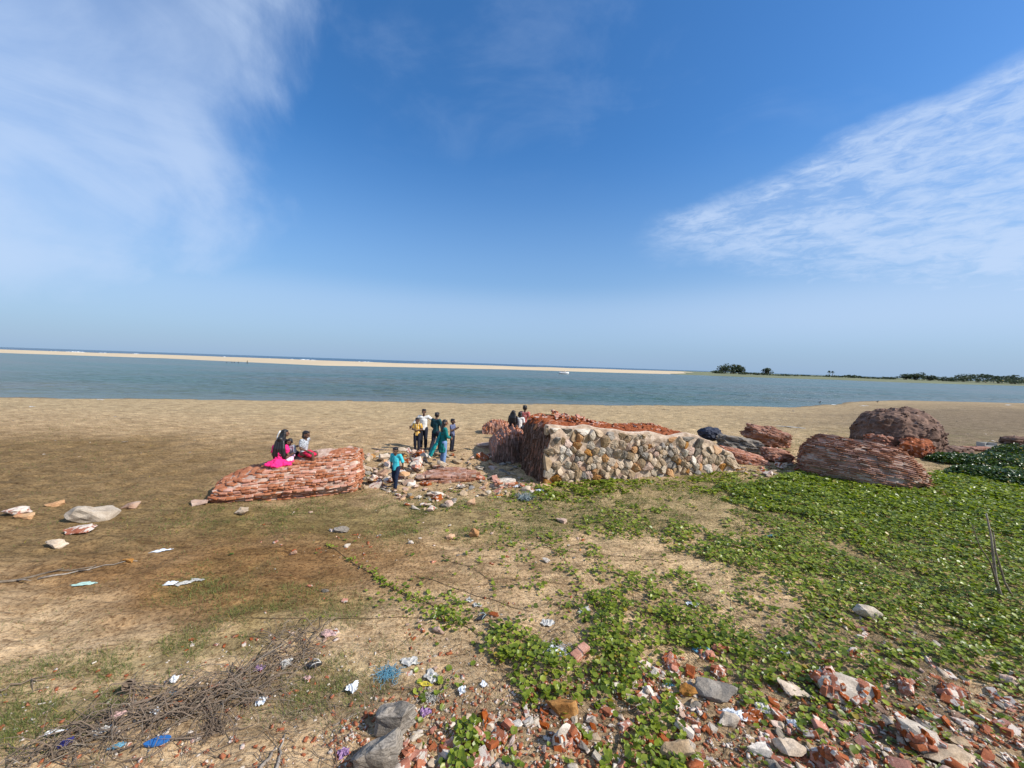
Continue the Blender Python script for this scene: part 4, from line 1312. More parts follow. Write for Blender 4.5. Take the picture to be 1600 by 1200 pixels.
def flush_pending():
    rest = []
    for nm, cap in (('stone', 245), ('brick_fragment', 285), ('mortar_lump', 130)):
        lst = sorted([d for d in PENDING if d['nm'] == nm], key=lambda d: -d['app'] * (1 if d['seen'] else .3))
        label_pending(lst[:cap])
        for d in lst[:cap]:
            drop(nm, d['k'], d['p'], d['s'], d['label'], d['cat'], d['g'], d['tilt'])
        rest += lst[cap:]
    bymat = {}
    for d in rest: bymat.setdefault(d['k'], []).append(d)
    for k, lst in bymat.items():
        items = []
        for d in lst:
            v_, f_ = mesh_np(rng.choice(FORMS[k]))
            items.append((v_, f_, Matrix.Translation(d['p']) @ Matrix.Rotation(rng.uniform(0, 6), 4, 'Z') @ Matrix.Rotation(rng.gauss(0, .3), 4, 'X') @ Matrix.Diagonal(d['s'] + (1,))))
        V_, F_ = join_np(items)
        o = np_mesh('small_rubble', V_, F_, M[k]); tag(o, 'small ' + KIND_WORD[k] + 's scattered thinly over the ground', None, None, 'stuff')


flush_pending()


# tiny crumbs of brick, lime and shell: nobody could count them
def crumbs(name, polys, mat_, seed, szr):
    r = random.Random(seed); items = []
    forms = [mesh_np(brick_bit(700 + i)) for i in range(5)]
    for poly, n in polys:
        for _ in range(n):
            x, y = rand_in(poly, r); p_ = place(x, y)
            s = r.uniform(*szr)
            Mx = Matrix.Translation(p_) @ Matrix.Rotation(r.uniform(0, 6), 4, 'Z') @ Matrix.Rotation(r.gauss(0, .4), 4, 'X') @ Matrix.Diagonal((s, s, s * 1.1, 1))
            f = forms[r.randrange(5)]; items.append((f[0], f[1], Mx))
    V_, F_ = join_np(items)
    o = np_mesh(name, V_, F_, mat_); tag(o, kind='stuff'); return o


BOT = [(480, 1160), (600, 1090), (1000, 1040), (1250, 1050), (1600, 1060), (1620, 1220), (580, 1220)]
LIT = [(0, 1080), (250, 1020), (560, 990), (700, 1000), (950, 1060), (600, 1220), (0, 1220)]
MIDP = [(400, 790), (850, 780), (1000, 900), (900, 1040), (400, 1000)]
STRP = [(570, 700), (780, 705), (860, 770), (900, 762), (850, 785), (600, 790)]
crumbs('brick_crumbs', [(BOT, 2100), (LIT, 330), (MIDP, 60), (STRP, 140)], M['brick_bit'], 31, (0.012, 0.05)).__setitem__('label', 'tiny crumbs of red brick spread over the ground')
crumbs('lime_crumbs', [(BOT, 1500), (LIT, 330), (MIDP, 25), (STRP, 120), ([(940, 752), (1030, 745), (1030, 760), (950, 768)], 120)], M['lime'], 32, (0.008, 0.03)).__setitem__('label', 'tiny whitish crumbs of lime and shell spread over the ground')

# ------------------------------------------------------------------ creeper, grass
def leaf_mat(name, c1, c2, c3, rough=0.32, spec=0.5, tr=0.25):
    m, t, bs = new_mat(name)
    pos = t.n('ShaderNodeNewGeometry').outputs['Position']
    wn = t.noise(pos, 9.0, 3, 0.7)
    big_ = t.noise(pos, 0.7, 3, 0.5)
    rnd = t.n('ShaderNodeNewGeometry').outputs['Random Per Island']
    f = t.math('ADD', t.math('MULTIPLY', rnd, 0.65), t.math('MULTIPLY', big_, 0.4))
    c = t.ramp(f, [(0.10, c1), (0.50, c2), (0.86, c3)])
    c = t.mix(t.smooth(rnd, 0.975, 0.985), c, (0.42, 0.30, 0.04))
    c = t.mix(t.smooth(wn, 0.3, 0.7, 0.0, 0.35), c, tuple(x * .6 for x in c1))
    t.set(bs.inputs['Base Color'], c)
    bs.inputs['Roughness'].default_value = rough
    bs.inputs['Specular IOR Level'].default_value = spec
    tl = t.n('ShaderNodeBsdfTranslucent', {0: t.mix(1.0, c, (1.1, 1.2, 0.5), 'MULTIPLY')})
    mx = t.n('ShaderNodeMixShader', {0: tr, 1: bs.outputs[0], 2: tl.outputs[0]})
    out = [n for n in t.t.nodes if n.type == 'OUTPUT_MATERIAL'][0]
    t.set(out.inputs[0], mx.outputs[0])
    return m


M['leaf'] = leaf_mat('creeper_leaf', (0.06, 0.095, 0.006), (0.20, 0.265, 0.018), (0.42, 0.46, 0.06), 0.40, 0.55, 0.42)
M['leafdark'] = leaf_mat('bush_leaf', (0.03, 0.06, 0.014), (0.055, 0.10, 0.02), (0.10, 0.15, 0.04), 0.35, 0.5)
M['grass'] = leaf_mat('grass_blade', (0.07, 0.10, 0.02), (0.13, 0.155, 0.03), (0.25, 0.23, 0.08), 0.6, 0.3, 0.2)
M['treeleaf'] = leaf_mat('far_tree_leaf', (0.045, 0.065, 0.045), (0.06, 0.085, 0.055), (0.08, 0.105, 0.065), 0.6, 0.2, 0.15)  # leaf green greyed and lightened, a little distance haze put into the colour

# two-lobed round leaf folded along its midrib
LEAF_V = np.array([(0, -0.48, 0), (0, 0.0, -0.03), (0, 0.40, 0), (0.30, -0.40, 0.10), (0.50, 0.0, 0.17), (0.32, 0.46, 0.12), (-0.30, -0.40, 0.10), (-0.50, 0.0, 0.17), (-0.32, 0.46, 0.12)], float)
LEAF_F = np.array([(0, 3, 1), (3, 4, 1), (4, 5, 1), (5, 2, 1), (0, 1, 6), (6, 1, 7), (7, 1, 8), (8, 1, 2)])


def leaves_np(P, size, tilt, r):
    n = len(P)
    th = r.uniform(0, 2 * math.pi, n)
    ax = r.uniform(0, 2 * math.pi, n); an = np.abs(r.normal(0, tilt, n))
    c, s = np.cos(th), np.sin(th)
    V_ = LEAF_V[None] * size[:, None, None]
    x = V_[..., 0] * c[:, None] - V_[..., 1] * s[:, None]; y = V_[..., 0] * s[:, None] + V_[..., 1] * c[:, None]; z = V_[..., 2]
    # rodrigues tilt about a horizontal axis
    kx, ky = np.cos(ax)[:, None], np.sin(ax)[:, None]
    ca_, sa_ = np.cos(an)[:, None], np.sin(an)[:, None]
    d = kx * x + ky * y
    rx = x * ca_ + ky * z * sa_ + kx * d * (1 - ca_)
    ry = y * ca_ - kx * z * sa_ + ky * d * (1 - ca_)
    rz_ = z * ca_ + (kx * y - ky * x) * sa_
    out = np.stack([rx, ry, rz_], -1) + P[:, None, :]
    F_ = (LEAF_F[None] + (np.arange(n) * 9)[:, None, None]).reshape(-1, 3)
    return out.reshape(-1, 3), F_


def poly_mask(u, v, poly, soft=0):
    c = np.zeros(u.shape, bool)
    for i in range(len(poly)):
        x1, y1 = poly[i]; x2, y2 = poly[i - 1]
        if y1 == y2: continue
        c ^= ((y1 > v) != (y2 > v)) & (u < (x2 - x1) * (v - y1) / (y2 - y1) + x1)
    return c


DENSE = [(1120, 760), (1180, 757), (1240, 742), (1300, 735), (1400, 745), (1456, 742), (1470, 738), (1560, 720), (1900, 700), (2600, 900), (2600, 1500), (1640, 1050), (1560, 1010), (1440, 965), (1330, 945), (1230, 915), (1150, 890), (1100, 860), (1180, 850), (1290, 868), (1330, 850), (1260, 810), (1170, 790)]


def leaf_density(x, y):
    z = np.zeros_like(x)
    u, v = to_px(x, y, z)
    n_ = fbm(x, y, 1.1, 4, 71); n2_ = fbm(x, y, 3.0, 3, 77)
    th = np.clip((n_ * 0.6 + n2_ * 0.4 - 0.40) * 9, 0, 1)
    d = np.zeros_like(x)
    d = np.maximum(d, poly_mask(u, v, DENSE) * np.clip((n_ * .5 + n2_ * 0.5 - 0.26) * 7, 0.12, 1))
    d = np.maximum(d, np.clip(blob(u, v, 1470, 870, 330, 110) * 1.6 - 0.4, 0, 1) * np.clip((n2_ - 0.22) * 7, 0.25, 1))
    mid = np.clip(blob(u, v, 1230, 905, 280, 70, 8) * 1.5, 0, 1)
    th = np.clip((n_ * 0.5 + n2_ * 0.5 - 0.46) * 10, 0, 1)
    d = np.maximum(d, mid * th * 0.95)
    d = np.maximum(d, np.clip(blob(u, v, 1210, 820, 130, 40, 25) * 1.3, 0, 1) * th * 0.8)
    for (cx, cy, rx, ry, a, amp) in ((945, 985, 26, 80, -8, 1.2), (962, 1040, 40, 50, 0, 1.1), (790, 1010, 110, 26, 25, 1.25), (735, 975, 60, 16, 20, 1.0), (1000, 930, 90, 22, -10, 0.9), (1080, 985, 70, 34, 30, 1.0), (1130, 1000, 60, 26, 35, 1.0),
                                     (1020, 985, 26, 40, -20, 0.7), (900, 765, 70, 11, -5, 1.1), (930, 880, 60, 18, 30, 0.55), (880, 870, 40, 16, 30, 0.5), (1290, 735, 40, 8, 0, 0.3), (860, 925, 60, 8, 15, .3)):
        d = np.maximum(d, np.clip(blob(u, v, cx, cy, rx, ry, a) * 1.5, 0, 1) * amp * np.clip((n2_ * .6 + n_ * .4 - 0.32) * 6, 0, 1))
    bott = np.clip((v - 1040) / 60, 0, 1) * np.clip((u - 640) / 80, 0, 1) * np.clip((1120 - u) / 60, 0, 1)
    d = np.maximum(d, bott * np.clip((n2_ * .6 + n_ * .4 - 0.41) * 8, 0, 1) * 0.9)
    r_ = np.clip((v - 960) / 60, 0, 1) * np.clip((u - 1080) / 80, 0, 1) * np.clip((1190 - v) / 160, 0.15, 1)
    d = np.maximum(d, r_ * np.clip((n2_ * .65 + n_ * .35 - 0.40) * 7, 0, 1) * 0.75)
    # clear trampled sand track through the carpet and bare sand above the rubble
    d *= 1 - np.clip(blob(u, v, 1340, 868, 70, 9, 22) * 1.3, 0, 0.9)
    d *= 1 - np.clip(blob(u, v, 1170, 965, 60, 22, 20) * 1.1, 0, 0.9)
    d *= 1 - np.clip(blob(u, v, 1070, 1040, 60, 22, 0) * 1.1, 0, 0.8)
    return np.clip(d, 0, 1)


NL = 400000
lx = nrg.uniform(-7, 24, NL); ly = nrg.uniform(1.8, 15.2, NL)
dens = leaf_density(lx, ly)
keep = nrg.uniform(0, 1, NL) < dens * (0.62 + 0.57 * np.clip((6.5 - ly) / 3, 0, 1))
lx, ly, dens = lx[keep], ly[keep], dens[keep]
lz = gz(lx, ly) + micro(lx, ly)
thick = 0.02 + 0.11 * dens * nrg.uniform(0, 1, len(lx))
size = (0.026 + 0.05 * nrg.uniform(0, 1, len(lx)) ** 1.3) * (1 + np.clip((ly - 6) / 10, 0, 0.7))
LP = np.stack([lx, ly, lz + thick], -1)
dcam = np.hypot(lx, ly)
order = np.argsort(dcam + 6 * (np.abs(lx) > ly * 1.3))
tiltv = 0.36
# the nearest leaves are leaves of their own, the rest one mass
uu, vv = to_px(lx, ly, lz)
vis = (uu > 0) & (uu < 1600) & (vv < 1190)
near_ids = [i for i in order if vis[i]][:300]
croot = empty('beach_creeper', (LP[near_ids][:, 0].mean(), LP[near_ids][:, 1].mean(), 0), 'glossy round leaved green creeper spreading over sand and rubble', 'creeper')
lfm = []
for i in range(4):
    sc_ = 1
    me = bpy.data.meshes.new('leaf_form')
    vv_ = LEAF_V.copy(); vv_[:, 2] *= 0.5 + 0.35 * i
    me.from_pydata([tuple(a) for a in vv_], [], [tuple(int(q) for q in a) for a in LEAF_F]); me.materials.append(M['leaf']); me.update()
    lfm.append(me)
for i in near_ids:
    o = bpy.data.objects.new('leaf', lfm[rng.randrange(4)])
    o.parent = croot
    o.location = Vector(LP[i]) - croot.location
    o.rotation_euler = (rng.gauss(0, tiltv), rng.gauss(0, tiltv), rng.uniform(0, 6.28)); o.scale = (size[i],) * 3
    COL.objects.link(o)
rest_mask = np.ones(len(lx), bool); rest_mask[near_ids] = False
V_, F_ = leaves_np(LP[rest_mask] - np.array(croot.location), size[rest_mask], tiltv, nrg)
o = np_mesh('leaves', V_, F_, M['leaf'], parent=croot); o['kind'] = 'stuff'
print('LEAVES', len(lx))
# stems under the leaves
def tube(pts, rad, sides=5, closed_end=True):
    """verts, faces of a tube along pts with radius list"""
    V_, F_ = [], []
    n = len(pts)
    for i, p in enumerate(pts):
        d = (pts[min(n - 1, i + 1)] - pts[max(0, i - 1)]).normalized()
        a = d.cross(Vector((0, 0, 1)))
        if a.length < 1e-3: a = Vector((1, 0, 0))
        a.normalize(); b = d.cross(a)
        rr = rad[i] if hasattr(rad, '__len__') else rad
        for k in range(sides):
            th = 2 * math.pi * k / sides
            V_.append(p + a * math.cos(th) * rr + b * math.sin(th) * rr)
    for i in range(n - 1):
        for k in range(sides):
            F_.append((i * sides + k, i * sides + (k + 1) % sides, (i + 1) * sides + (k + 1) % sides, (i + 1) * sides + k))
    if closed_end:
        F_.append(tuple(range(sides))[::-1]); F_.append(tuple(range((n - 1) * sides, n * sides)))
    return V_, F_


class Acc:
    def __init__(s): s.V = []; s.F = []
    def add(s, V_, F_):
        k = len(s.V); s.V += [Vector(v) for v in V_]; s.F += [tuple(i + k for i in f) for f in F_]
    def build(s, name, mat_, smooth=False, parent=None, off=None):
        V_ = [v - Vector(off) for v in s.V] if off is not None else s.V
        return mesh(name, V_, s.F, mat_, smooth, parent)


acc = Acc(); rr = random.Random(12)
ids = [int(i) for i in nrg.choice(len(lx), 1500, replace=False, p=(1 / dcam ** 1.2) / (1 / dcam ** 1.2).sum())]
for i in ids:
    a = rr.uniform(0, 6.28); L = rr.uniform(0.3, 1.0)
    p = Vector((lx[i], ly[i], 0)); pts = []
    for k in range(6):
        z = gz1(p.x, p.y) + rr.uniform(0.004, 0.04); pts.append(Vector((p.x, p.y, z)))
        p = p + Vector((math.cos(a), math.sin(a), 0)) * L / 5; a += rr.gauss(0, 0.25)
    V_, F_ = tube(pts, 0.0028, 3, False); acc.add(V_, F_)
o = acc.build('stems', M['vine'], True, croot, croot.location); o['kind'] = 'stuff'


# runners: single long shoots over the bare sand
def runner(pts_px, label, leafn=0, rad=0.005, lsize=0.05, name='creeper_runner'):
    P_ = [place(*q) for q in pts_px]
    pts = []
    for i in range(len(P_) - 1):
        m_ = max(2, int((P_[i + 1] - P_[i]).length / 0.12))
        for k in range(m_):
            q = P_[i].lerp(P_[i + 1], k / m_)
            q = Vector((q.x + 0.03 * mnoise.noise(q * 2.0), q.y + 0.03 * mnoise.noise(q * 2.0 + Vector((5, 5, 5))), 0)); q.z = gz1(q.x, q.y) + rad + 0.003
            pts.append(q)
    root = empty(name, pts[0], label, 'creeper')
    V_, F_ = tube([q - pts[0] for q in pts], rad, 5); mesh('stem', V_, F_, M['vine'], True, root)
    for _ in range(leafn):
        q = rng.choice(pts) - pts[0]
        o_ = bpy.data.objects.new('leaf', lfm[rng.randrange(4)]); o_.parent = root
        o_.location = q + Vector((rng.gauss(0, .035), rng.gauss(0, .035), rng.uniform(0.01, 0.05)))
        o_.rotation_euler = (rng.gauss(0, .5), rng.gauss(0, .5), rng.uniform(0, 6.28)); s_ = lsize * rng.uniform(.6, 1.1); o_.scale = (s_,) * 3
        COL.objects.link(o_)


runner([(512, 853), (560, 885), (610, 915), (660, 940), (705, 965), (760, 1000)], 'long creeper runner crossing bare sand with bright leaves on its lower half', 110)
runner([(590, 908), (620, 922), (660, 945)], 'short leafy shoot on the middle of the diagonal runner', 45)
runner([(400, 966), (470, 967), (560, 968), (640, 967), (700, 968)], 'thin straight bare runner crossing the brown weed mat sideways', 14, 0.004, 0.03)
runner([(640, 900), (700, 915), (760, 935), (800, 948), (850, 962)], 'thin bare runner across the sand right of the diagonal one', 10, 0.004, 0.03)
runner([(690, 868), (730, 885), (765, 905), (850, 908), (920, 915)], 'bare reddish runner near the white lime lump', 12, 0.004, 0.03)
runner([(800, 845), (880, 862), (950, 868), (1060, 880)], 'thin runner bordering the first green patches', 24, 0.004, 0.04)
runner([(900, 935), (905, 905), (880, 870), (850, 850)], 'curved runner left of the leafy strip', 22, 0.004, 0.04)
runner([(945, 1075), (950, 1010), (935, 950), (915, 915)], 'central runner inside the leafy green strip', 60, 0.005, 0.055)
runner([(1290, 820), (1340, 858), (1400, 890)], 'dry brown runner on the sandy track in the carpet', 5, 0.006, 0.04)

# darker taller bush patch at the far right
def bush(name, label, cx, cy, rx, ry, h, n, seed, mat_, ls=(0.06, 0.11), cat='bush'):
    r = np.random.RandomState(seed)
    a = r.uniform(0, 2 * math.pi, n); q = np.sqrt(r.uniform(0, 1, n))
    x = cx + np.cos(a) * q * rx; y = cy + np.sin(a) * q * ry
    hh = h * np.sqrt(np.clip(1 - q * q, 0.03, 1)) * (0.6 + 0.8 * fbm(x, y, 2.2, 3, seed))
    z = gz(x, y) + hh * r.uniform(0.35, 1, n)
    root = empty(name, (cx, cy, gz1(cx, cy)), label, cat)
    P_ = np.stack([x, y, z], -1) - np.array(root.location)
    V_, F_ = leaves_np(P_, r.uniform(ls[0], ls[1], n), 0.6, r)
    o_ = np_mesh('foliage', V_, F_, mat_, parent=root)
    a_ = Acc()
    rr_ = random.Random(seed)
    for _ in range(10):
        an = rr_.uniform(0, 6.28); e = Vector((math.cos(an) * rx * .6 * rr_.random(), math.sin(an) * ry * .6 * rr_.random(), h * 0.8))
        a_.add(*tube([Vector((e.x * .2, e.y * .2, 0)), e * .55 + Vector((0, 0, .03)), e], [0.012, 0.009, 0.004], 5))
    a_.build('stem', M['vine'], True, root)


for i, (px_, py_, rx, h, lab) in enumerate(((1500, 722, 1.3, 0.26, 'low dark leafy bush right of the rusty red lump'), (1560, 728, 1.7, 0.36, 'dark leafy bush right of the first low bush'), (1600, 718, 1.5, 0.5, 'tallest dark bush at the right edge near the dark rock'),
                                           (1540, 745, 1.3, 0.28, 'dark bush in front of the other dark bushes'), (1660, 730, 1.9, 0.5, 'dark bush beyond the right edge'), (1610, 755, 1.5, 0.30, 'low dark bush at the right edge above the bright carpet'))):
    p = place(px_, py_); bush('dark_bush', lab, p.x, p.y, rx, rx * 0.6, h * 1.35, 2600, 80 + i, M['leafdark'])

# grass: short blades where the ground is green
def blades(name, label, x, y, hgt, wid, mat_, r):
    n = len(x); z = gz(x, y) + micro(x, y) - 0.005
    a = r.uniform(0, 2 * math.pi, n); b = a + r.uniform(1.2, 1.9, n)
    ln = r.uniform(0.3, 1.3, n) * hgt; h = hgt * r.uniform(0.4, 1.0, n)
    p0 = np.stack([x - np.cos(a) * wid, y - np.sin(a) * wid, z], -1); p1 = np.stack([x + np.cos(a) * wid, y + np.sin(a) * wid, z], -1)
    p2 = np.stack([x + np.cos(b) * ln, y + np.sin(b) * ln, z + h], -1)
    V_ = np.stack([p0, p1, p2], 1).reshape(-1, 3)
    o_ = np_mesh(name, V_, np.arange(3 * n).reshape(-1, 3), mat_); tag(o_, label, None, None, 'stuff')


ng = 900000
gy = 2.9 + 17 * nrg.uniform(0, 1, ng) ** 1.5
gx = nrg.uniform(-1.5, 1.6, ng) * (gy + 0.5)
gu, gv = to_px(gx, gy, np.zeros(ng))
gmask = np.clip(grass_mask(gu, gv) * 1.1 + 0.03, 0, 1) * np.clip((fbm(gx, gy, 1.3, 4, 91) * .6 + fbm(gx, gy, 5.0, 3, 95) * .4 - 0.42) * 7, 0.03, 1)
gmask *= (gv > 640)
kp = nrg.uniform(0, 1, ng) < gmask * 0.9
gx, gy = gx[kp], gy[kp]
print('GRASS', len(gx))
wsc = np.clip(gy / 7, 0.6, 2.2)
blades('grass', 'short thin green and straw coloured grass on the sand', gx, gy, 0.06, 0.0042 * wsc, M['grass'], nrg)
# dark dried weed bits over the brown mat
nw = 50000
gx = nrg.uniform(-9, 1.5, nw); gy = nrg.uniform(3.6, 9, nw)
gu, gv = to_px(gx, gy, np.zeros(nw))
mk = np.clip(blob(gu, gv, 380, 905, 260, 62, -8) * 1.3 + blob(gu, gv, 60, 905, 150, 26) * .4 + blob(gu, gv, 700, 900, 160, 40) * .25, 0, 1) * np.clip((fbm(gx, gy, 3.5, 3, 97) - .35) * 5, 0, 1)
kp = nrg.uniform(0, 1, nw) < mk * 0.6
M['weed'] = plain_mat('dried_weed', (0.17, 0.09, 0.03), 0.9, 0.1, 0.5, 6)
blades('dried_weed', 'flat brown dried weed matted on the sand', gx[kp], gy[kp], 0.022, 0.006, M['weed'], nrg)
M['straw'] = plain_mat('straw', (0.34, 0.28, 0.19), 0.8, 0.2, 0.4, 3)
gx = nrg.uniform(-6, 7, 90000); gy = nrg.uniform(2.6, 6.6, 90000)
gu, gv = to_px(gx, gy, np.zeros(90000))
mk = np.clip(blob(gu, gv, 380, 1130, 420, 70, -12) * 1.3 + blob(gu, gv, 780, 1060, 200, 50) * 1.1 + blob(gu, gv, 1300, 1050, 330, 90) * .8, 0, 1) * np.clip((fbm(gx, gy, 2.5, 3, 99) - .3) * 4, 0.1, 1)
kp = nrg.uniform(0, 1, 90000) < mk * 0.5
blades('straw_litter', 'pale bits of straw and dry stalk lying on the ground', gx[kp], gy[kp], 0.055, 0.0022, M['straw'], nrg)


# ------------------------------------------------------------------ twigs and driftwood
def crooked(p0, p1, n, wob, lift, r):
    pts = []
    for i in range(n):
        f = i / (n - 1)
        q = p0.lerp(p1, f) + Vector((r.gauss(0, wob), r.gauss(0, wob), 0)) * math.sin(math.pi * f) ** .5
        q.z = gz1(q.x, q.y) + lift[0] + (lift[1] - lift[0]) * f + abs(r.gauss(0, wob * .5)) + 0.008
        pts.append(q)
    return pts


rt = random.Random(44)


def branch(px0, py0, px1, py1, rad, label, mat_='wood', wob=0.03, lift=(0, 0), twigs=2, name='dry_branch', n=9):
    pts = crooked(place(px0, py0), place(px1, py1), n, wob, lift, rt)
    root = empty(name, pts[0], label, 'branch')
    L = [q - pts[0] for q in pts]
    V_, F_ = tube(L, [rad * (1 - 0.65 * i / (n - 1)) for i in range(n)], 7); mesh('stem', V_, F_, M[mat_], True, root)
    for _ in range(twigs):
        i = rt.randrange(2, n - 2); a = rt.uniform(-0.9, 0.9); d = (L[i + 1] - L[i]).normalized()
        d = Matrix.Rotation(a, 3, 'Z') @ d
        ln = rt.uniform(0.12, 0.35); q = [L[i], L[i] + d * ln * .5 + Vector((0, 0, rt.uniform(0, .04))), L[i] + d * ln + Vector((0, 0, rt.uniform(-.01, .05)))]
        V_, F_ = tube(q, [rad * .5, rad * .35, rad * .15], 5); mesh('twig', V_, F_, M[mat_], True, root)


branch(-20, 912, 150, 886, 0.022, 'grey weathered driftwood pole lying at the left edge', 'wood', 0.02, twigs=3, name='driftwood')
branch(60, 905, 215, 878, 0.014, 'thin grey driftwood stick beside the weathered pole', 'wood', 0.02, name='driftwood')
branch(0, 1082, 90, 1055, 0.010, 'thin dark dry stalk lying on sand at the left', 'twig', 0.02)
branch(42, 1086, 75, 1075, 0.007, 'short dark stalk below the thin dark one at the left', 'twig', 0.01, twigs=0)
branch(430, 1210, 445, 1150, 0.016, 'thick weathered stick near the bottom edge left of the striated rocks', 'wood', 0.01, twigs=0)
branch(405, 1212, 432, 1168, 0.020, 'stout pale stick cut by the bottom edge', 'wood', 0.01, twigs=0)
branch(520, 1135, 562, 1114, 0.009, 'straight pale stick above the grey striated rocks', 'wood', 0.004, twigs=0)
branch(675, 1100, 720, 1060, 0.008, 'long pale thin stick leaning across the litter', 'wood', 0.01, (0.0, 0.10), 0)
branch(200, 1192, 340, 1140, 0.008, 'curved dark runner root right of the blue slipper', 'twig', 0.02)
branch(170, 1180, 240, 1165, 0.010, 'dark curved root touching the blue slipper', 'twig', 0.03)
branch(230, 1165, 400, 1135, 0.008, 'long dark root under the red brick strip', 'twig', 0.03)
branch(300, 1120, 400, 1040, 0.012, 'bent brown branch over the twig heap', 'twig', 0.04, (0.02, 0.10), 4)
branch(200, 1110, 340, 1080, 0.013, 'arching brown branch in the left part of the twig heap', 'twig', 0.04, (0.03, 0.06), 4)
branch(340, 1085, 470, 1000, 0.012, 'grey branch climbing to the right end of the twig heap', 'wood', 0.03, (0.03, 0.14), 4)
branch(250, 1130, 420, 1060, 0.010, 'slim branch along the front of the twig heap', 'wood', 0.03, (0.02, 0.05), 4)
branch(590, 1130, 700, 1080, 0.007, 'thin twig between striated rock and litter', 'twig', 0.02)


def tangle(name, label, poly, n, seed, mat_, L=(0.2, 0.6), rad=(0.002, 0.006), hmax=0.14, bias=-0.5):
    r = random.Random(seed); a_ = Acc()
    for _ in range(n):
        x, y = rand_in(poly, r); p_ = place(x, y)
        a = r.gauss(bias, 0.7) + (math.pi if r.random() < .5 else 0); ln = r.uniform(*L)
        h = r.random() ** 1.5 * hmax; pts = []
        for k in range(6):
            pts.append(Vector((p_.x, p_.y, gz1(p_.x, p_.y) + 0.004 + h * math.sin(math.pi * k / 5) + r.uniform(0, .02))))
            p_ = p_ + Vector((math.cos(a), math.sin(a), 0)) * ln / 5; a += r.gauss(0, 0.4)
        rd = r.uniform(*rad)
        a_.add(*tube(pts, [rd * (1 - .12 * k) for k in range(6)], 4, False))
    o_ = a_.build(name, M[mat_], True); tag(o_, label, None, None, 'stuff')


HEAP = [(185, 1100), (260, 1070), (330, 1075), (420, 1030), (440, 985), (500, 985), (510, 1010), (450, 1050), (420, 1100), (330, 1125), (230, 1140), (120, 1175), (60, 1200), (0, 1205), (60, 1180)]
tangle('twig_heap', 'tangled heap of dry brown twigs and vine stems', HEAP, 330, 5, 'twig', bias=0.45, rad=(0.0015, 0.008), hmax=0.18)
tangle('dry_stalks', 'grey dry stalks lying over the twig heap', HEAP, 130, 6, 'wood', bias=0.45)
tangle('dead_vines', 'sparse dead vine stems spread over the foreground litter', [(100, 1140), (560, 1080), (800, 1040), (1000, 1060), (1000, 1120), (640, 1110), (560, 1210), (0, 1210)], 210, 7, 'twig', (0.15, 0.5), (0.0015, 0.004), 0.05)
tangle('dead_vines_by_the_creeper', 'dead creeper stems crossing bare sand between green patches', [(620, 850), (900, 840), (1000, 900), (1200, 960), (1300, 1060), (900, 1050), (720, 960)], 200, 8, 'vine', (0.2, 0.7), (0.0015, 0.0035), 0.02)
tangle('dead_stems_in_rubble', 'dry brown stems lying among the rubble at the right', [(1180, 980), (1600, 1020), (1600, 1200), (1100, 1200)], 170, 9, 'twig', (0.15, 0.5), (0.002, 0.004), 0.05)

# forked dry stake standing in the creeper at the right
def stake():
    b = place(1562, 938)
    y = b.y
    root = empty('forked_stake', b, 'bare forked grey stake standing upright in the green carpet', 'stake')
    A_ = [at_y(1565, 938, y), at_y(1556, 905, y), at_y(1552, 870, y - .02), at_y(1549, 840, y), at_y(1541, 802, y)]
    B_ = [at_y(1558, 915, y - 0.02), at_y(1548, 880, y - .05), at_y(1530, 852, y - .05), at_y(1519, 820, y - .05)]
    C_ = [at_y(1585, 938, y + .05), at_y(1570, 910, y + .03), at_y(1556, 862, y + .02), at_y(1552, 832, y)]
    for q, r0, nm in ((A_, 0.024, 'stem'), (B_, 0.012, 'branch'), (C_, 0.017, 'branch')):
        q = [v - b for v in q]
        V_, F_ = tube(q, [r0 * (1 - .6 * i / (len(q) - 1)) for i in range(len(q))], 8); mesh(nm, V_, F_, M['wood'], True, root)


stake()


# ------------------------------------------------------------------ far trees on the other shore
def far_tree(name, label, px_, top_py, base_py, wpx, dist, n, seed, cat='tree', kind='tree'):
    top_py -= 1.2; wpx *= 1.15
    g = at_y(px_, base_py, dist); topz = at_y(px_, top_py, dist).z
    x, y = g.x, g.y; z0 = WL + 1.2
    H = topz - z0; wd = wpx * dist / FPX
    root = empty(name, (x, y, z0), label, cat)
    r = np.random.RandomState(seed)
    blobs = [(r.uniform(-.36, .36) * wd, r.uniform(-.3, .3) * wd, H * r.uniform(0.22, 0.80), wd * r.uniform(.15, .28), H * r.uniform(.15, .26)) for _ in range(12)] + [(0, 0, H * .62, wd * .3, H * .3)]
    Vs, Fs = [], []
    P_ = []
    for (bx, by, bz, br_, bh) in blobs:
        m_ = n // len(blobs)
        d = r.normal(0, 1, (m_, 3)); d /= np.linalg.norm(d, axis=1)[:, None]
        d *= (r.uniform(0.35, 1, m_) ** .5)[:, None]
        P_.append(np.stack([bx + d[:, 0] * br_, by + d[:, 1] * br_, np.minimum(bz + d[:, 2] * bh, H)], -1))
    P_ = np.concatenate(P_)
    P_ = P_[P_[:, 2] > 0.2]
    V_, F_ = leaves_np(P_, r.uniform(0.7, 1.7, len(P_)), 0.9, r)
    np_mesh('crown', V_, F_, M['treeleaf'], parent=root)
    a_ = Acc()
    for k in range(3 if kind == 'tree' else 1):
        bx = (k - 1) * wd * .15
        a_.add(*tube([Vector((bx * .3, 0, -.5)), Vector((bx * .7, 0, H * .3)), Vector((bx, 0, H * .62))], [0.45, .3, .15], 6))
    a_.build('trunk', M['twig'], True, root)


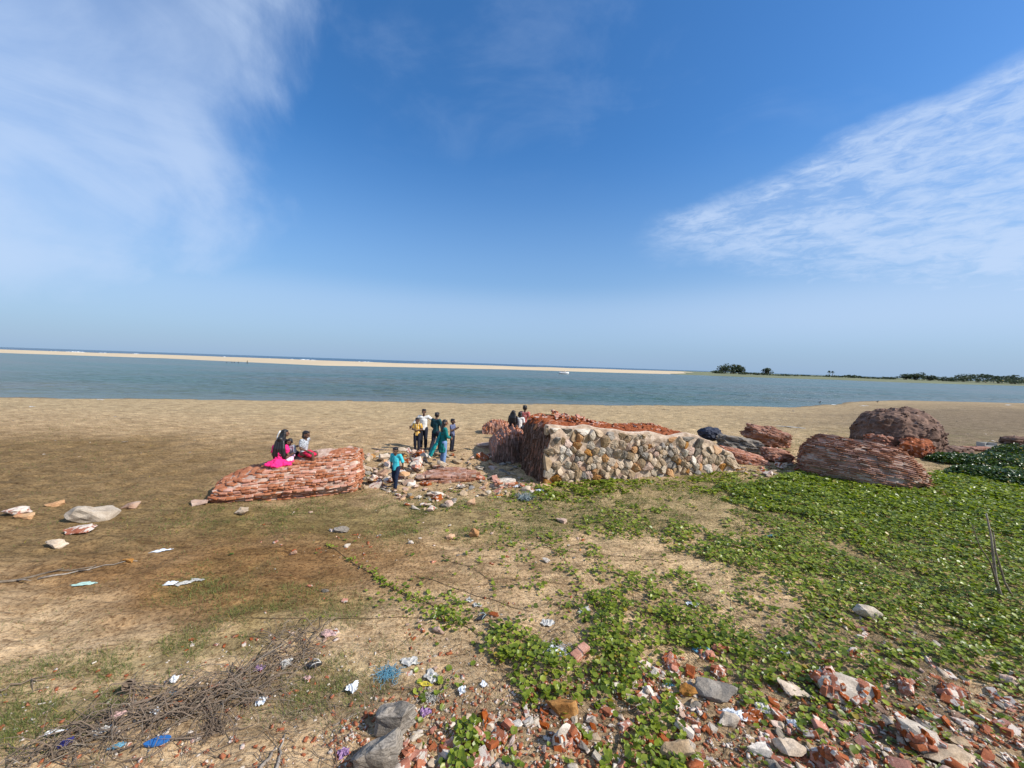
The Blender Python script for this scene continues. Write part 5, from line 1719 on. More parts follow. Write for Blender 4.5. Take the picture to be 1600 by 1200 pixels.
FT = [(1143, 569.5, 587, 24, 440, 900, 'dense round tree, the tallest of the group at the tip of the far shore'), (1131, 572, 587, 16, 436, 500, 'smaller tree leaning left of the tallest far tree'), (1155, 571.5, 588, 16, 444, 500, 'tree close to the right of the tallest far tree'),
      (1198, 575.5, 589, 14, 450, 420, 'single round tree standing alone right of the first far group'),
      (1414, 585, 597, 22, 450, 600, 'left half of the double tree clump on the far shore right of the palms'), (1430, 583.5, 598, 22, 450, 600, 'right half of the double tree clump on the far shore'),
      (1452, 586, 598.5, 16, 452, 400, 'pointed small tree right of the double clump'), (1475, 588.5, 599, 34, 452, 500, 'low wide tree between the pointed tree and the long wood'),
      (1505, 586, 600, 26, 452, 600, 'left tree of the long far wood'), (1527, 584.5, 601, 30, 454, 700, 'broad highest tree of the long far wood'), (1560, 588, 602, 20, 452, 450, 'gap side tree in the long far wood'),
      (1580, 587, 603, 26, 452, 600, 'tree near the right edge on the far shore'), (1604, 589, 604, 24, 452, 500, 'tree cut by the right edge on the far shore'), (1640, 588, 605, 40, 452, 600, 'tree beyond the right edge on the far shore')]
for i, (a, b, c_, d, e, n, lab) in enumerate(FT):
    far_tree('far_tree', lab, a, b, c_, d, e, n, 200 + i)
FS = [(1122, 580, 587.5, 24, 'rounded shrub at the left end of the far shore'), (1165, 583, 589, 18, 'low shrub at the foot of the first far tree group'), (1185, 583.5, 590, 26, 'wide shrub left of the single round tree'), (1225, 586, 591, 40, 'low scrub right of the single round tree'),
      (1262, 587.5, 592, 20, 'dark scrub left of the two palms'), (1283, 588.5, 593, 20, 'scrub just left of the palms'), (1308, 587.5, 594, 30, 'scrub under the two palms'), (1332, 587, 595, 18, 'rounded dark bush right of the palms'), (1358, 589.5, 596, 40, 'long low scrub between palms and double clump'),
      (1388, 590, 597, 16, 'small dark bush before the double clump'), (1545, 592, 601.5, 60, 'undergrowth below the long far wood'), (1590, 594, 603, 40, 'undergrowth at the right end of the far wood')]
for i, (a, b, c_, d, lab) in enumerate(FS):
    far_tree('far_shrub', lab, a, b, c_, d, 432, 300, 300 + i, 'shrub', 'shrub')


def palm(px_, top, base, dist, lab, seed):
    g = at_y(px_, base, dist); topz = at_y(px_, top, dist).z; z0 = WL + 1.2; H = topz - z0
    root = empty('palm_tree', (g.x, g.y, z0), lab, 'palm tree')
    r = random.Random(seed)
    V_, F_ = tube([Vector((0, 0, -.5)), Vector((.2, 0, H * .5)), Vector((.1, 0, H * .82))], [.45, .32, .28], 7); mesh('trunk', V_, F_, M['twig'], True, root)
    for k in range(34):
        a = r.uniform(0, 6.28); e = r.uniform(-0.6, 1.4); L = r.uniform(1.9, 2.6)
        d = Vector((math.cos(a) * math.cos(e), math.sin(a) * math.cos(e), math.sin(e))); s_ = Vector((-math.sin(a), math.cos(a), 0)) * .55
        c0 = Vector((.1, 0, H * .82)); m_ = c0 + d * L * .6; t_ = c0 + d * L - Vector((0, 0, .5))
        mesh('frond', [c0, m_ + s_, t_, m_ - s_, m_ - Vector((0, 0, .18))], [(0, 1, 4), (1, 2, 4), (2, 3, 4), (3, 0, 4)], M['treeleaf'], False, root)


palm(1294.5, 579.5, 592, 450, 'left one of two fan palms standing on the far shore', 1)
palm(1300.0, 580.0, 592, 455, 'right one of two fan palms standing on the far shore', 2)

# ------------------------------------------------------------------ litter
def crumple(px_, py_, wpx, hpx, mat_, label, cat='plastic bag', name='plastic_bag', lift=0.05, rz=None, seed=None, fold=1.0, long=None):
    """a creased sheet of plastic or cloth lying on the ground"""
    p_ = place(px_, py_); s = p_.y / FPX
    wd = wpx * s; dp = (hpx * s) * 1.25 if long is None else wd * long
    seed = len(label) * 3 + int(px_) if seed is None else seed
    n = 17
    Vv, Ff, keepf = [], [], []
    for j in range(n):
        for i in range(n):
            u, v = i / (n - 1) - .5, j / (n - 1) - .5
            a = mnoise.noise(Vector((u * 2.2 + seed, v * 2.2, 0)))
            b = mnoise.noise(Vector((u * 5 + seed, v * 5, 9)))
            rid = 1 - abs(mnoise.noise(Vector((u * 4 + seed * 2, v * 4, 4)))) * 2.4
            x = u * wd * (1 + .35 * a); y = v * dp * (1 + .35 * b) + a * dp * .3
            gzv = 0.006 + 0.5 * lift * fold * max(0, rid) * (0.5 + .5 * math.cos(math.pi * u)) * (0.5 + .5 * math.cos(math.pi * v)) * .9 + 0.012 * b * fold + 0.012
            Vv.append(Vector((x, y, gzv)))
    for j in range(n - 1):
        for i in range(n - 1):
            u, v = (i + .5) / (n - 1) - .5, (j + .5) / (n - 1) - .5
            th = math.atan2(v, u)
            if math.hypot(u, v) > 0.5 * (0.86 + 0.22 * mnoise.noise(Vector((math.cos(th) * 1.8 + seed, math.sin(th) * 1.8, 2))) * 1.6): continue
            Ff.append((j * n + i, j * n + i + 1, (j + 1) * n + i + 1, (j + 1) * n + i))
    o = mesh(name, Vv, Ff, M[mat_], False)
    o.location = p_; o.rotation_euler = (0, 0, rng.uniform(-.5, .5) if rz is None else rz)
    sol = o.modifiers.new('thickness', 'SOLIDIFY'); sol.thickness = 0.002
    tag(o, label, cat)
    return o


for a in (
    (251, 862, 30, 10, 'white', 'small white plastic sheet on the grass left of centre', 'plastic sheet', 'plastic_sheet', 0.02, 0.5),
    (267, 913, 20, 13, 'white', 'bright white folded plastic piece on the brown mat at the left', 'plastic sheet', 'plastic_sheet', 0.03, 0.4),
    (285, 913, 28, 9, 'offwhite', 'dirty cream rag beside the bright white folded piece', 'rag', 'rag', 0.03),
    (308, 908, 26, 6, 'offwhite', 'pale brown leaf like scrap right of the cream rag', 'scrap', 'paper_scrap', 0.03),
    (131, 914, 40, 9, 'teal', 'pale green plastic strip on dark soil below the driftwood', 'plastic strip', 'plastic_strip', 0.02, 0.3),
    (83, 1148, 34, 10, 'white', 'long white plastic sleeve on the bottom left grass', 'plastic piece', 'plastic_sleeve', 0.03, 0.4),
    (160, 1145, 34, 14, 'offwhite', 'torn whitish plastic at the left end of the twig heap', 'plastic bag', 'plastic_bag', 0.05, 0.4),
    (103, 1164, 22, 14, 'navy', 'dark purple crumpled wrapper near the bottom left', 'wrapper', 'wrapper', 0.05, 0.5),
    (182, 1170, 26, 10, 'lightblue', 'light blue scrap of plastic left of the blue slipper', 'plastic scrap', 'plastic_scrap', 0.03, 0.3),
    (183, 1122, 24, 18, 'pinkcloth', 'faded pink rag in the left part of the twig heap', 'rag', 'rag', 0.06),
    (243, 1115, 22, 12, 'white', 'white plastic knot in the front of the twig heap', 'plastic bag', 'plastic_bag', 0.06),
    (270, 1085, 22, 6, 'lightblue', 'thin blue scrap behind the twig heap', 'plastic scrap', 'plastic_scrap', 0.03),
    (272, 1065, 14, 12, 'white', 'small white bag standing behind the twig heap', 'plastic bag', 'plastic_bag', 0.07),
    (408, 1098, 22, 16, 'white', 'white bag at the right foot of the twig heap', 'plastic bag', 'plastic_bag', 0.08),
    (448, 1040, 22, 18, 'offwhite', 'silvery plastic in the upper right of the twig heap', 'plastic bag', 'plastic_bag', 0.08),
    (405, 1047, 18, 10, 'purple', 'dark purple plastic caught under the twigs', 'plastic scrap', 'plastic_scrap', 0.05),
    (515, 992, 30, 14, 'pinkcloth', 'faded pinkish cloth above the twig heap', 'cloth', 'cloth_rag', 0.05),
    (480, 1062, 14, 8, 'pinkcloth', 'small pink scrap below the dark sandal', 'scrap', 'cloth_scrap', 0.03),
    (550, 1078, 22, 18, 'white', 'white torn plastic on grass left of the blue net', 'plastic bag', 'plastic_bag', 0.08),
    (640, 1036, 34, 16, 'offwhite', 'translucent grey plastic on sand above the blue net', 'plastic sheet', 'plastic_sheet', 0.04),
    (676, 1060, 30, 18, 'offwhite', 'torn greyish plastic right of the blue net', 'plastic bag', 'plastic_bag', 0.06),
    (665, 1072, 30, 8, 'yellow', 'torn yellow wrapper in the centre litter', 'wrapper', 'wrapper', 0.04),
    (665, 1116, 22, 13, 'purple', 'purple flower like plastic scrap above the red rubble', 'plastic scrap', 'plastic_scrap', 0.06),
    (632, 1108, 16, 16, 'white', 'white crinkled scrap left of the purple one', 'plastic scrap', 'plastic_scrap', 0.06),
    (722, 1082, 16, 14, 'white', 'white scrap at the end of the long pale stick', 'plastic scrap', 'plastic_scrap', 0.06),
    (755, 1072, 12, 9, 'white', 'tiny bright white scrap in the dry stalks', 'plastic scrap', 'plastic_scrap', 0.05),
    (866, 1022, 32, 20, 'white', 'bundle of white net on sand left of the double brick', 'net', 'net_bundle', 0.08),
    (856, 975, 24, 14, 'offwhite', 'whitish scrap on the bare sand left of the green strip', 'plastic scrap', 'plastic_scrap', 0.04),
    (912, 956, 26, 14, 'offwhite', 'pale grey paper left of the green strip', 'paper', 'paper_scrap', 0.04),
    (1082, 946, 22, 12, 'white', 'white scrap between two green patches', 'plastic scrap', 'plastic_scrap', 0.05),
    (1094, 1016, 34, 14, 'lightblue', 'pale blue cloth lying on sand at the rubble edge', 'cloth', 'cloth_rag', 0.06, -0.2),
    (1146, 1120, 40, 20, 'white', 'striped grey and white plastic bag in the rubble', 'plastic bag', 'plastic_bag', 0.07),
    (1190, 1110, 30, 16, 'offwhite', 'whitish bag right of the striped one in the rubble', 'plastic bag', 'plastic_bag', 0.06),
    (1290, 1078, 22, 26, 'white', 'white frayed net knot left of the large spotted chunk', 'net', 'net_bundle', 0.12),
    (1225, 1020, 22, 9, 'white', 'white scrap under leaves above the frayed net knot', 'plastic scrap', 'plastic_scrap', 0.05),
    (1240, 1134, 20, 12, 'white', 'white scrap beside the small yellow leaf in the rubble', 'plastic scrap', 'plastic_scrap', 0.05),
    (1210, 838, 26, 8, 'lightblue', 'small blue plastic sheet on the edge of the carpet', 'plastic sheet', 'plastic_sheet', 0.03),
    (1046, 1072, 14, 10, 'lightblue', 'turquoise scrap on the sand among lime lumps', 'plastic scrap', 'plastic_scrap', 0.05),
    (820, 780, 26, 16, 'greynet', 'grey ball of old net on grass before the wall corner', 'net', 'net_bundle', 0.20),
    (843, 768, 16, 14, 'white', 'white and grey torn bag right of the grey net ball', 'plastic bag', 'plastic_bag', 0.14),
    (807, 761, 14, 8, 'white', 'small bright white box like scrap below the wall end', 'plastic scrap', 'plastic_scrap', 0.10),
    (746, 948, 18, 8, 'offwhite', 'grey crumpled foil on sand right of the runner', 'foil', 'foil_scrap', 0.05),
    (733, 940, 14, 8, 'offwhite', 'small pale paper beside the crumpled foil', 'paper', 'paper_scrap', 0.03),
    (535, 1180, 24, 16, 'purple', 'shiny purple and white wrapper at the bottom', 'wrapper', 'wrapper', 0.07),
    (1040, 640, 14, 3, 'black', 'dark strip of flotsam near the waterline', 'flotsam', 'flotsam', 0.10),
    (157, 623, 14, 2, 'white', 'white board like scrap on the waterline at the left', 'flotsam', 'flotsam', 0.06),
    (50, 636, 10, 2, 'white', 'small white scrap far out on the left beach', 'flotsam', 'flotsam', 0.06),
    (595, 703, 36, 5, 'twig', 'dark patch of weed far out on the beach', 'weed', 'weed_patch', 0.03),
    (1350, 634, 20, 3, 'white', 'pale board behind the dark mound', 'flotsam', 'flotsam', 0.10),
    (1302, 632, 12, 3, 'white', 'white scrap at the puddle edge', 'flotsam', 'flotsam', 0.10),
    (1576, 633, 12, 3, 'white', 'white scrap near the water at the right edge', 'flotsam', 'flotsam', 0.10),
    (1238, 668, 40, 5, 'offwhite', 'grey flotsam in the grass behind the layered boulder', 'flotsam', 'flotsam', 0.12),
):
    crumple(*a)

# pale box frame thrown on the mud
p = place(1541, 699)
r_ = empty('broken_crate', p, 'small pale broken crate on the mud at the right', 'crate')
for (x, y, z, a, b, c_) in ((-.3, 0, .12, .04, .4, .24), (.3, 0, .12, .04, .4, .24), (0, .2, .12, .56, .03, .24), (0, -.2, .06, .56, .03, .12)):
    me = cube_form(950 + int(x * 10 + y * 10)); me.materials.append(M['offwhite'])
    b_ = bpy.data.objects.new('panel', me); b_.location = (x, y, z); b_.scale = (a, b, c_); link(b_, r_)


def sole(L, W, th):
    n = 18; top_, bot_ = [], []
    for i in range(n):
        a = 2 * math.pi * i / n
        x = math.cos(a); y = math.sin(a)
        wdt = L * (0.19 + 0.035 * x - 0.03 * math.cos(2 * a))
        top_.append((x * L / 2, y * wdt, th)); bot_.append((x * L / 2, y * wdt, 0))
    V_ = bot_ + top_
    F_ = [tuple(range(n))[::-1], tuple(range(n, 2 * n))] + [(i, (i + 1) % n, n + (i + 1) % n, n + i) for i in range(n)]
    return V_, F_


def slipper(px_, py_, mat_, strap_mat, label, rz, tilt=0.0, with_strap=True, L=0.24):
    p_ = place(px_, py_)
    r_ = empty('slipper', p_ + Vector((0, 0, 0.02)), label, 'slipper'); r_.rotation_euler = (tilt, 0, rz)
    V_, F_ = sole(L, 0.22, 0.018); mesh('sole', V_, F_, M[mat_], False, r_)
    if with_strap:
        for s_ in (-1, 1):
            pts = [Vector((0.075, 0, 0.02)), Vector((0.045, s_ * 0.022, 0.045)), Vector((0.0, s_ * 0.038, 0.045)), Vector((-0.03, s_ * 0.045, 0.015))]
            V_, F_ = tube(pts, 0.006, 6); mesh('strap', V_, F_, M[strap_mat], True, r_)
    return r_


slipper(246, 1163, 'blue', 'lightblue', 'bright blue flip flop sole lying on sand at the bottom left', 0.35, 0.0, False, 0.20)
slipper(490, 1042, 'black', 'offwhite', 'dark sandal with pale straps on sand right of the twig heap', 0.25, 0.05, True, 0.18)
slipper(752, 968, 'black', 'greynet', 'small dark worn shoe sole by the dark red brick piece', 0.7, 0.1, True, 0.15)

# blue rope tangle
def ball(px_, py_, wpx, mat_, label, n, seed, cat='rope', name='rope_tangle', flat=0.5):
    p_ = place(px_, py_); rad = wpx * p_.y / FPX / 2; r = random.Random(seed); a_ = Acc()
    for _ in range(n):
        a = r.uniform(0, 6.28); q = Vector((r.gauss(0, .4) * rad, r.gauss(0, .35) * rad, 0)); pts = []
        for k in range(7):
            pts.append(Vector((q.x, q.y, 0.005 + abs(r.gauss(0, .3)) * rad * flat)))
            q = q + Vector((math.cos(a), math.sin(a), 0)) * rad * .22; a += r.gauss(0, .9)
        a_.add(*tube(pts, 0.0022, 4, False))
    o_ = a_.build(name, M[mat_], True); o_.location = p_; tag(o_, label, cat)


ball(609, 1054, 34, 'lightblue', 'tangle of blue fishing net cord on sand in the foreground', 90, 3)
ball(870, 1018, 36, 'white', 'white net cords over the white net bundle', 60, 4)
ball(1291, 1066, 30, 'white', 'frayed white cords on top of the frayed net knot', 50, 5, flat=1.2)
ball(672, 1092, 26, 'offwhite', 'pale shell like fan of dry fibres in the centre litter', 60, 6, 'fibres', 'dry_fibres', 0.8)
ball(333, 1140, 34, 'twig', 'brown fibrous husk in front of the twig heap', 90, 7, 'husk', 'coconut_husk', 0.9)
ball(820, 779, 24, 'greynet', 'grey cords wrapped round the grey net ball', 90, 8, flat=1.1)

# open brown husk on top of the twig heap
p = place(205, 1078)
V_, F_ = [], []
for j in range(7):
    for i in range(14):
        a = 2 * math.pi * i / 14; ph = -1.4 + 2.0 * j / 6
        r0 = 0.055 * math.cos(ph) * (1 + .08 * mnoise.noise(Vector((i, j, 0))))
        V_.append((r0 * math.cos(a), r0 * math.sin(a), 0.06 + 0.055 * math.sin(ph)))
for j in range(6):
    for i in range(14): F_.append((j * 14 + i, j * 14 + (i + 1) % 14, (j + 1) * 14 + (i + 1) % 14, (j + 1) * 14 + i))
o = mesh('coconut_shell', V_, F_, M['twig'], True); o.location = p + Vector((0, 0, .05)); o.rotation_euler = (0.9, 0, 0.4)
o.modifiers.new('thickness', 'SOLIDIFY').thickness = 0.006
tag(o, 'open dark coconut half shell on the top of the twig heap', 'coconut shell')

# things far out on the lagoon: a small fishing boat and stakes
def boat(px_, py_, L, label, rz):
    p_ = at(px_, py_, WL)
    r_ = empty('fishing_boat', p_, label, 'boat', rz=rz)
    n = 11; V_, F_ = [], []
    for i in range(n):
        f = i / (n - 1) * 2 - 1; w_ = 0.75 * (1 - abs(f) ** 2.4) + .03; sheer = .35 * f * f
        for (a, b) in ((-1, .75 + sheer), (-.75, .2), (0, -.1), (.75, .2), (1, .75 + sheer)): V_.append((f * L / 2, a * w_, b))
    for i in range(n - 1):
        for k in range(4): F_.append((i * 5 + k, i * 5 + k + 1, i * 5 + 6 + k, i * 5 + 5 + k))
    o_ = mesh('hull', V_, F_, M['white'], True, r_); o_.modifiers.new('t', 'SOLIDIFY').thickness = .06
    V_, F_ = tube([Vector((.2, 0, .2)), Vector((.2, 0, 1.9))], .06, 6); mesh('mast', V_, F_, M['black'], True, r_)
    mesh('rolled_sail', *tube([Vector((-.8, 0, 1.0)), Vector((1.4, .1, 1.5))], .18, 6), M['offwhite'], True, r_)
    for x in (-1.2, .9):
        V_, F_ = tube([Vector((x, 0, .3)), Vector((x, 0, .9)), Vector((x, 0, 1.15)), Vector((x, 0, 1.35))], [.22, .2, .12, .02], 8); mesh('bundle', V_, F_, M['pinkcloth'], True, r_)


boat(881, 584.2, 5.5, 'small white fishing boat near the sandbar', 0.2)
for i, (px_, py_, h, lab) in enumerate(((386, 568, 1.5, 'tall dark net stake in the lagoon near the sandbar'), (372, 567, .7, 'short net stake left of the tall one'), (366, 567, .6, 'second short stake left of the tall one'), (362, 566.8, .7, 'third short stake in the lagoon row'), (354, 567, .5, 'leftmost low stake of the lagoon row'))):
    p = at(px_, py_, WL)
    V_, F_ = tube([Vector((0, 0, -.5)), Vector((.1, 0, h * .6)), Vector((.25, 0, h))], [.16, .16, .1], 6)
    o = mesh('net_stake', V_, F_, M['black'], True); o.location = p; tag(o, lab, 'stake')

# ------------------------------------------------------------------ people
M['skin'] = plain_mat('brown_skin', (0.17, 0.085, 0.05), 0.5, 0.4, 0.1, 30, bmp=0.05)
M['skin2'] = plain_mat('dark_brown_skin', (0.10, 0.05, 0.03), 0.5, 0.4, 0.1, 30, bmp=0.05)
M['hair'] = plain_mat('black_hair', (0.012, 0.010, 0.010), 0.45, 0.4, 0.4, 60, bmp=0.4)
M['eye'] = plain_mat('eye_dark', (0.03, 0.02, 0.02), 0.2, 0.5, 0.1)
M['lips'] = plain_mat('lips', (0.16, 0.06, 0.05), 0.5, 0.4, 0.1)


def cloth_mat(name, c, c2=None, pat=None, rough=0.85):
    m, t, bs = new_mat(name)
    co = t.n('ShaderNodeTexCoord').outputs['Object']
    f = t.noise(co, 22, 4, 0.6)
    cc = t.mix(f, tuple(x * 0.8 for x in c), tuple(min(1, x * 1.15) for x in c))
    if pat == 'check':
        sx = t.n('ShaderNodeSeparateXYZ', {0: co}).outputs
        a = t.smooth(t.math('SINE', t.math('MULTIPLY', sx[0], 150.0)), 0.3, 0.6)
        b = t.smooth(t.math('SINE', t.math('MULTIPLY', sx[2], 150.0)), 0.3, 0.6)
        cc = t.mix(t.math('MULTIPLY', t.math('ADD', a, b), 0.45), cc, c2)
    elif pat == 'print':
        cc = t.mix(t.smooth(t.noise(co, 26, 3, 0.6, 0.8), 0.50, 0.58), cc, c2)
    elif pat == 'stripe':
        sx = t.n('ShaderNodeSeparateXYZ', {0: co}).outputs
        cc = t.mix(t.smooth(t.math('SINE', t.math('MULTIPLY', sx[0], 75.0)), 0.55, 0.75), cc, c2)
    t.set(bs.inputs['Base Color'], cc)
    bs.inputs['Roughness'].default_value = rough
    bs.inputs['Specular IOR Level'].default_value = 0.2
    bump(t, bs, t.noise(co, 9, 4, 0.6, 1.2), 0.7, 0.02)
    return m


wr_tex = bpy.data.textures.new('wrinkles', 'CLOUDS'); wr_tex.noise_scale = 0.11; wr_tex.noise_depth = 2


def sph(bm, p, r):
    rx, ry, rz_ = (r, r, r) if np.isscalar(r) else r
    res = bmesh.ops.create_icosphere(bm, subdivisions=2, radius=1.0)
    for v in res['verts']: v.co = Vector((p[0] + v.co.x * rx, p[1] + v.co.y * ry, p[2] + v.co.z * rz_))
    return res['verts']


class Lump:
    """closed tapered pieces that a voxel remesh melts into one skin"""
    def __init__(s, H): s.bm = bmesh.new(); s.H = H
    def cap(s, p, q, r0, r1=None):
        r1 = r0 if r1 is None else r1
        H = s.H
        mul = lambda r: r * H if np.isscalar(r) else tuple(a * H for a in r)
        b = bmesh.new()
        sph(b, Vector(p) * H, mul(r0)); sph(b, Vector(q) * H, mul(r1))
        res = bmesh.ops.convex_hull(b, input=b.verts)
        dele = [g for g in set(res['geom_interior'] + res['geom_unused']) if isinstance(g, bmesh.types.BMVert)]
        bmesh.ops.delete(b, geom=dele, context='VERTS')
        fs = [f for f in b.faces]
        me = bpy.data.meshes.new('tmp'); b.to_mesh(me); b.free()
        s.bm.from_mesh(me); bpy.data.meshes.remove(me)
    def chain(s, pts, rs):
        for i in range(len(pts) - 1): s.cap(pts[i], pts[i + 1], rs[i], rs[i + 1])
    def done(s, name, mat_, parent=None, voxel=0.009, smooth=3, wrinkle=0.0):
        me = bpy.data.meshes.new(name); s.bm.to_mesh(me); s.bm.free(); me.materials.append(mat_)
        o = bpy.data.objects.new(name, me); link(o, parent)
        rm = o.modifiers.new('skin', 'REMESH'); rm.mode = 'VOXEL'; rm.voxel_size = voxel; rm.use_smooth_shade = True
        if smooth:
            sm = o.modifiers.new('soft', 'SMOOTH'); sm.iterations = smooth; sm.factor = 0.5
        if wrinkle:
            d = o.modifiers.new('folds', 'DISPLACE'); d.texture = wr_tex; d.strength = wrinkle; d.mid_level = 0.45; d.texture_coords = 'LOCAL'
        return o


def V3(*a): return Vector(a)


def stand(**kw):
    J = dict(pelvis=V3(0, 0, .53), waist=V3(0, 0, .61), chest=V3(0, 0.0, .72), neck=V3(0, .0, .825), head=V3(0, .012, .925),
             sh=[V3(-.105, 0, .805), V3(.105, 0, .805)], el=[V3(-.135, -.01, .64), V3(.135, -.01, .64)], wr=[V3(-.14, .03, .49), V3(.14, .03, .49)],
             hip=[V3(-.05, 0, .51), V3(.05, 0, .51)], kn=[V3(-.055, .01, .285), V3(.055, .01, .285)], an=[V3(-.055, -.01, .045), V3(.055, -.01, .045)],
             toe=[V3(-.065, .095, .022), V3(.065, .095, .022)])
    J.update(kw); return J


def sit(**kw):
    d = .44
    J = stand()
    for k in ('pelvis', 'waist', 'chest', 'neck', 'head'): J[k] = J[k] - V3(0, 0, d)
    for k in ('sh', 'el', 'wr', 'hip'): J[k] = [v - V3(0, 0, d) for v in J[k]]
    J['chest'] = J['chest'] + V3(0, .015, -.005); J['neck'] = J['neck'] + V3(0, .03, -.01); J['head'] = J['head'] + V3(0, .045, -.012)
    J['sh'] = [v + V3(0, .02, -.008) for v in J['sh']]
    J['kn'] = [V3(-.06, .24, .09), V3(.06, .24, .09)]; J['an'] = [V3(-.06, .27, -.14), V3(.06, .27, -.14)]; J['toe'] = [V3(-.065, .36, -.17), V3(.065, .36, -.17)]
    J['el'] = [V3(-.14, .03, .20), V3(.14, .03, .20)]; J['wr'] = [V3(-.08, .15, .13), V3(.08, .15, .13)]
    J.update(kw); return J


def person(label, p, rz, H, J, skin='skin', female=False, hair='short', clothes=(), lean=0.0, headturn=0.0, child=False):
    hs = 1.18 if child else 1.0
    L = Lump(H)
    hd = J['head']; up = (hd - J['neck']).normalized()
    # torso
    L.cap(J['pelvis'], J['waist'], (.082, .058, .055), (.068, .050, .05))
    L.cap(J['waist'], J['chest'], (.068, .050, .05), (.088, .058, .065))
    L.cap(J['chest'], J['neck'] - V3(0, 0, .025), (.088, .058, .06), (.05, .036, .03))
    L.cap(J['neck'] - V3(0, 0, .02), hd - up * .035, .031, .029)
    tq = Matrix.Rotation(headturn, 3, 'Z')
    f = lambda x, y, z: hd + tq @ (V3(x, y, z) * hs)
    L.cap(f(0, -.008, .018), f(0, .0, .0), (.047 * hs, .056 * hs, .047 * hs), (.043 * hs, .050 * hs, .045 * hs))
    L.cap(f(0, .012, -.02), f(0, .022, -.045), (.038 * hs, .036 * hs, .03 * hs), (.022 * hs, .022 * hs, .016 * hs))
    L.cap(f(0, .050, .004), f(0, .064, -.016), .008 * hs, .011 * hs)             # nose
    L.cap(f(-.02, .043, .016), f(.02, .043, .016), .010 * hs)                      # brow
    L.cap(f(-.012, .048, -.034), f(.012, .048, -.034), .007 * hs)                  # mouth
    for s_ in (-1, 1): L.cap(f(.049 * s_, -.006, .008), f(.050 * s_, -.004, -.012), (.008, .014, .013), (.007, .010, .010))
    for i in (0, 1):
        s_ = -1 if i == 0 else 1
        sh, el, wr = J['sh'][i], J['el'][i], J['wr'][i]
        L.cap(J['chest'] + V3(0, 0, .06), sh, .042, .034)
        L.cap(sh, el, .032, .024); L.cap(el, wr, .025, .0165)
        d = (wr - el).normalized()
        sidev = d.cross(V3(0, 1, 0)) if abs(d.y) < .8 else d.cross(V3(0, 0, 1))
        sidev.normalize()
        palm = wr + d * .035
        L.cap(wr, palm, .0155, (.02, .02, .02)); L.cap(palm - sidev * .012, palm + sidev * .012, .014)
        nrm = d.cross(sidev)
        for k, ln in enumerate((.034, .040, .038, .030)):
            o_ = sidev * (.016 - .0105 * k)
            a = palm + d * .012 + o_; b = a + (d * .9 + nrm * .25).normalized() * ln * .55; c = b + (d * .7 + nrm * .7).normalized() * ln * .5
            L.cap(a, b, .0062, .0058); L.cap(b, c, .0058, .005)
        a = wr + d * .018 + sidev * .014; b = a + (sidev * .8 + d * .6).normalized() * .026; L.cap(a, b, .0075, .0065); L.cap(b, b + (d + nrm * .3).normalized() * .02, .0065, .0055)
        hp, kn, an, toe = J['hip'][i], J['kn'][i], J['an'][i], J['toe'][i]
        L.cap(hp, kn, .056, .036); L.cap(kn, kn.lerp(an, .35), .036, .036); L.cap(kn.lerp(an, .35), an, .036, .021)
        L.cap(an, an + (toe - an) * .15 + V3(0, 0, -.012), .021, .022); L.cap(an + V3(0, -.012, -.018) , toe, (.022, .022, .019), (.024, .02, .014))
    body = L.done('person', M[skin], None, 0.0085, 2)
    body.location = p; body.rotation_euler = (0, 0, rz)
    tag(body, label, 'child' if child else ('woman' if female else 'man'))
    body['category'] = 'person'
    # eyes
    for s_ in (-1, 1):
        b = bmesh.new(); sph(b, (0, 0, 0), .0075 * H * hs); me = bpy.data.meshes.new('eye'); b.to_mesh(me); b.free(); me.materials.append(M['eye'])
        e = bpy.data.objects.new('eye', me); e.location = f(.019 * s_, .047, .002) * H; link(e, body)
    b = bmesh.new(); sph(b, (0, 0, 0), (.014 * H * hs, .005 * H, .0045 * H)); me = bpy.data.meshes.new('mouth'); b.to_mesh(me); b.free(); me.materials.append(M['lips'])
    e = bpy.data.objects.new('mouth', me); e.location = f(0, .054, -.034) * H; e.rotation_euler = (0, 0, headturn); link(e, body)
    # hair
    Lh = Lump(H)
    Lh.cap(f(0, -.016, .032), f(0, -.024, .0), (.052 * hs, .056 * hs, .046 * hs), (.052 * hs, .044 * hs, .045 * hs))
    Lh.cap(f(-.03, .030, .042), f(.03, .030, .042), .014 * hs)
    if hair == 'short':
        for k in range(14):
            a = rng.uniform(0, 6.28); Lh.cap(f(math.cos(a) * .03, -.01 + math.sin(a) * .03, .055), f(math.cos(a) * .045, -.01 + math.sin(a) * .045, .062), .014, .009)
    elif hair in ('long', 'loose'):
        ln = .30 if hair == 'long' else .38
        wd = .05 if hair == 'long' else .095
        back = tq @ V3(0, -1, 0)
        c = f(0, -.035, -.01)
        pts = [c, c + back * .03 + V3(0, 0, -ln * .35), c + back * .035 + V3(0, 0, -ln * .7), c + back * .025 + V3(0, 0, -ln)]
        for a in (-.6, -.2, .2, .6):
            sx = tq @ V3(a * wd, 0, 0)
            Lh.chain([q + sx * (1 + .2 * i) for i, q in enumerate(pts)], [.034, wd * .5, wd * .45, .012])
    elif hair == 'braid':
        c = f(0, -.04, -.02)
        for k in range(8): Lh.cap(c + V3(.004 * (-1) ** k, -.022 - .001 * k, -.035 * k), c + V3(-.004 * (-1) ** k, -.022, -.035 * (k + .6)), .017 - .001 * k)
    elif hair == 'pigtails':
        for s_ in (-1, 1): Lh.cap(f(.062 * s_, -.01, .02), f(.078 * s_, -.01, -.012), .020 * hs, .013)
    elif hair == 'bob':
        Lh.cap(f(-.03, -.03, -.03), f(.03, -.03, -.03), .033 * hs); Lh.cap(f(0, -.04, -.03), f(0, -.045, -.07), .034 * hs, .022)
    Lh.done('hair', M['hair'], body, 0.008, 1, 0.012)
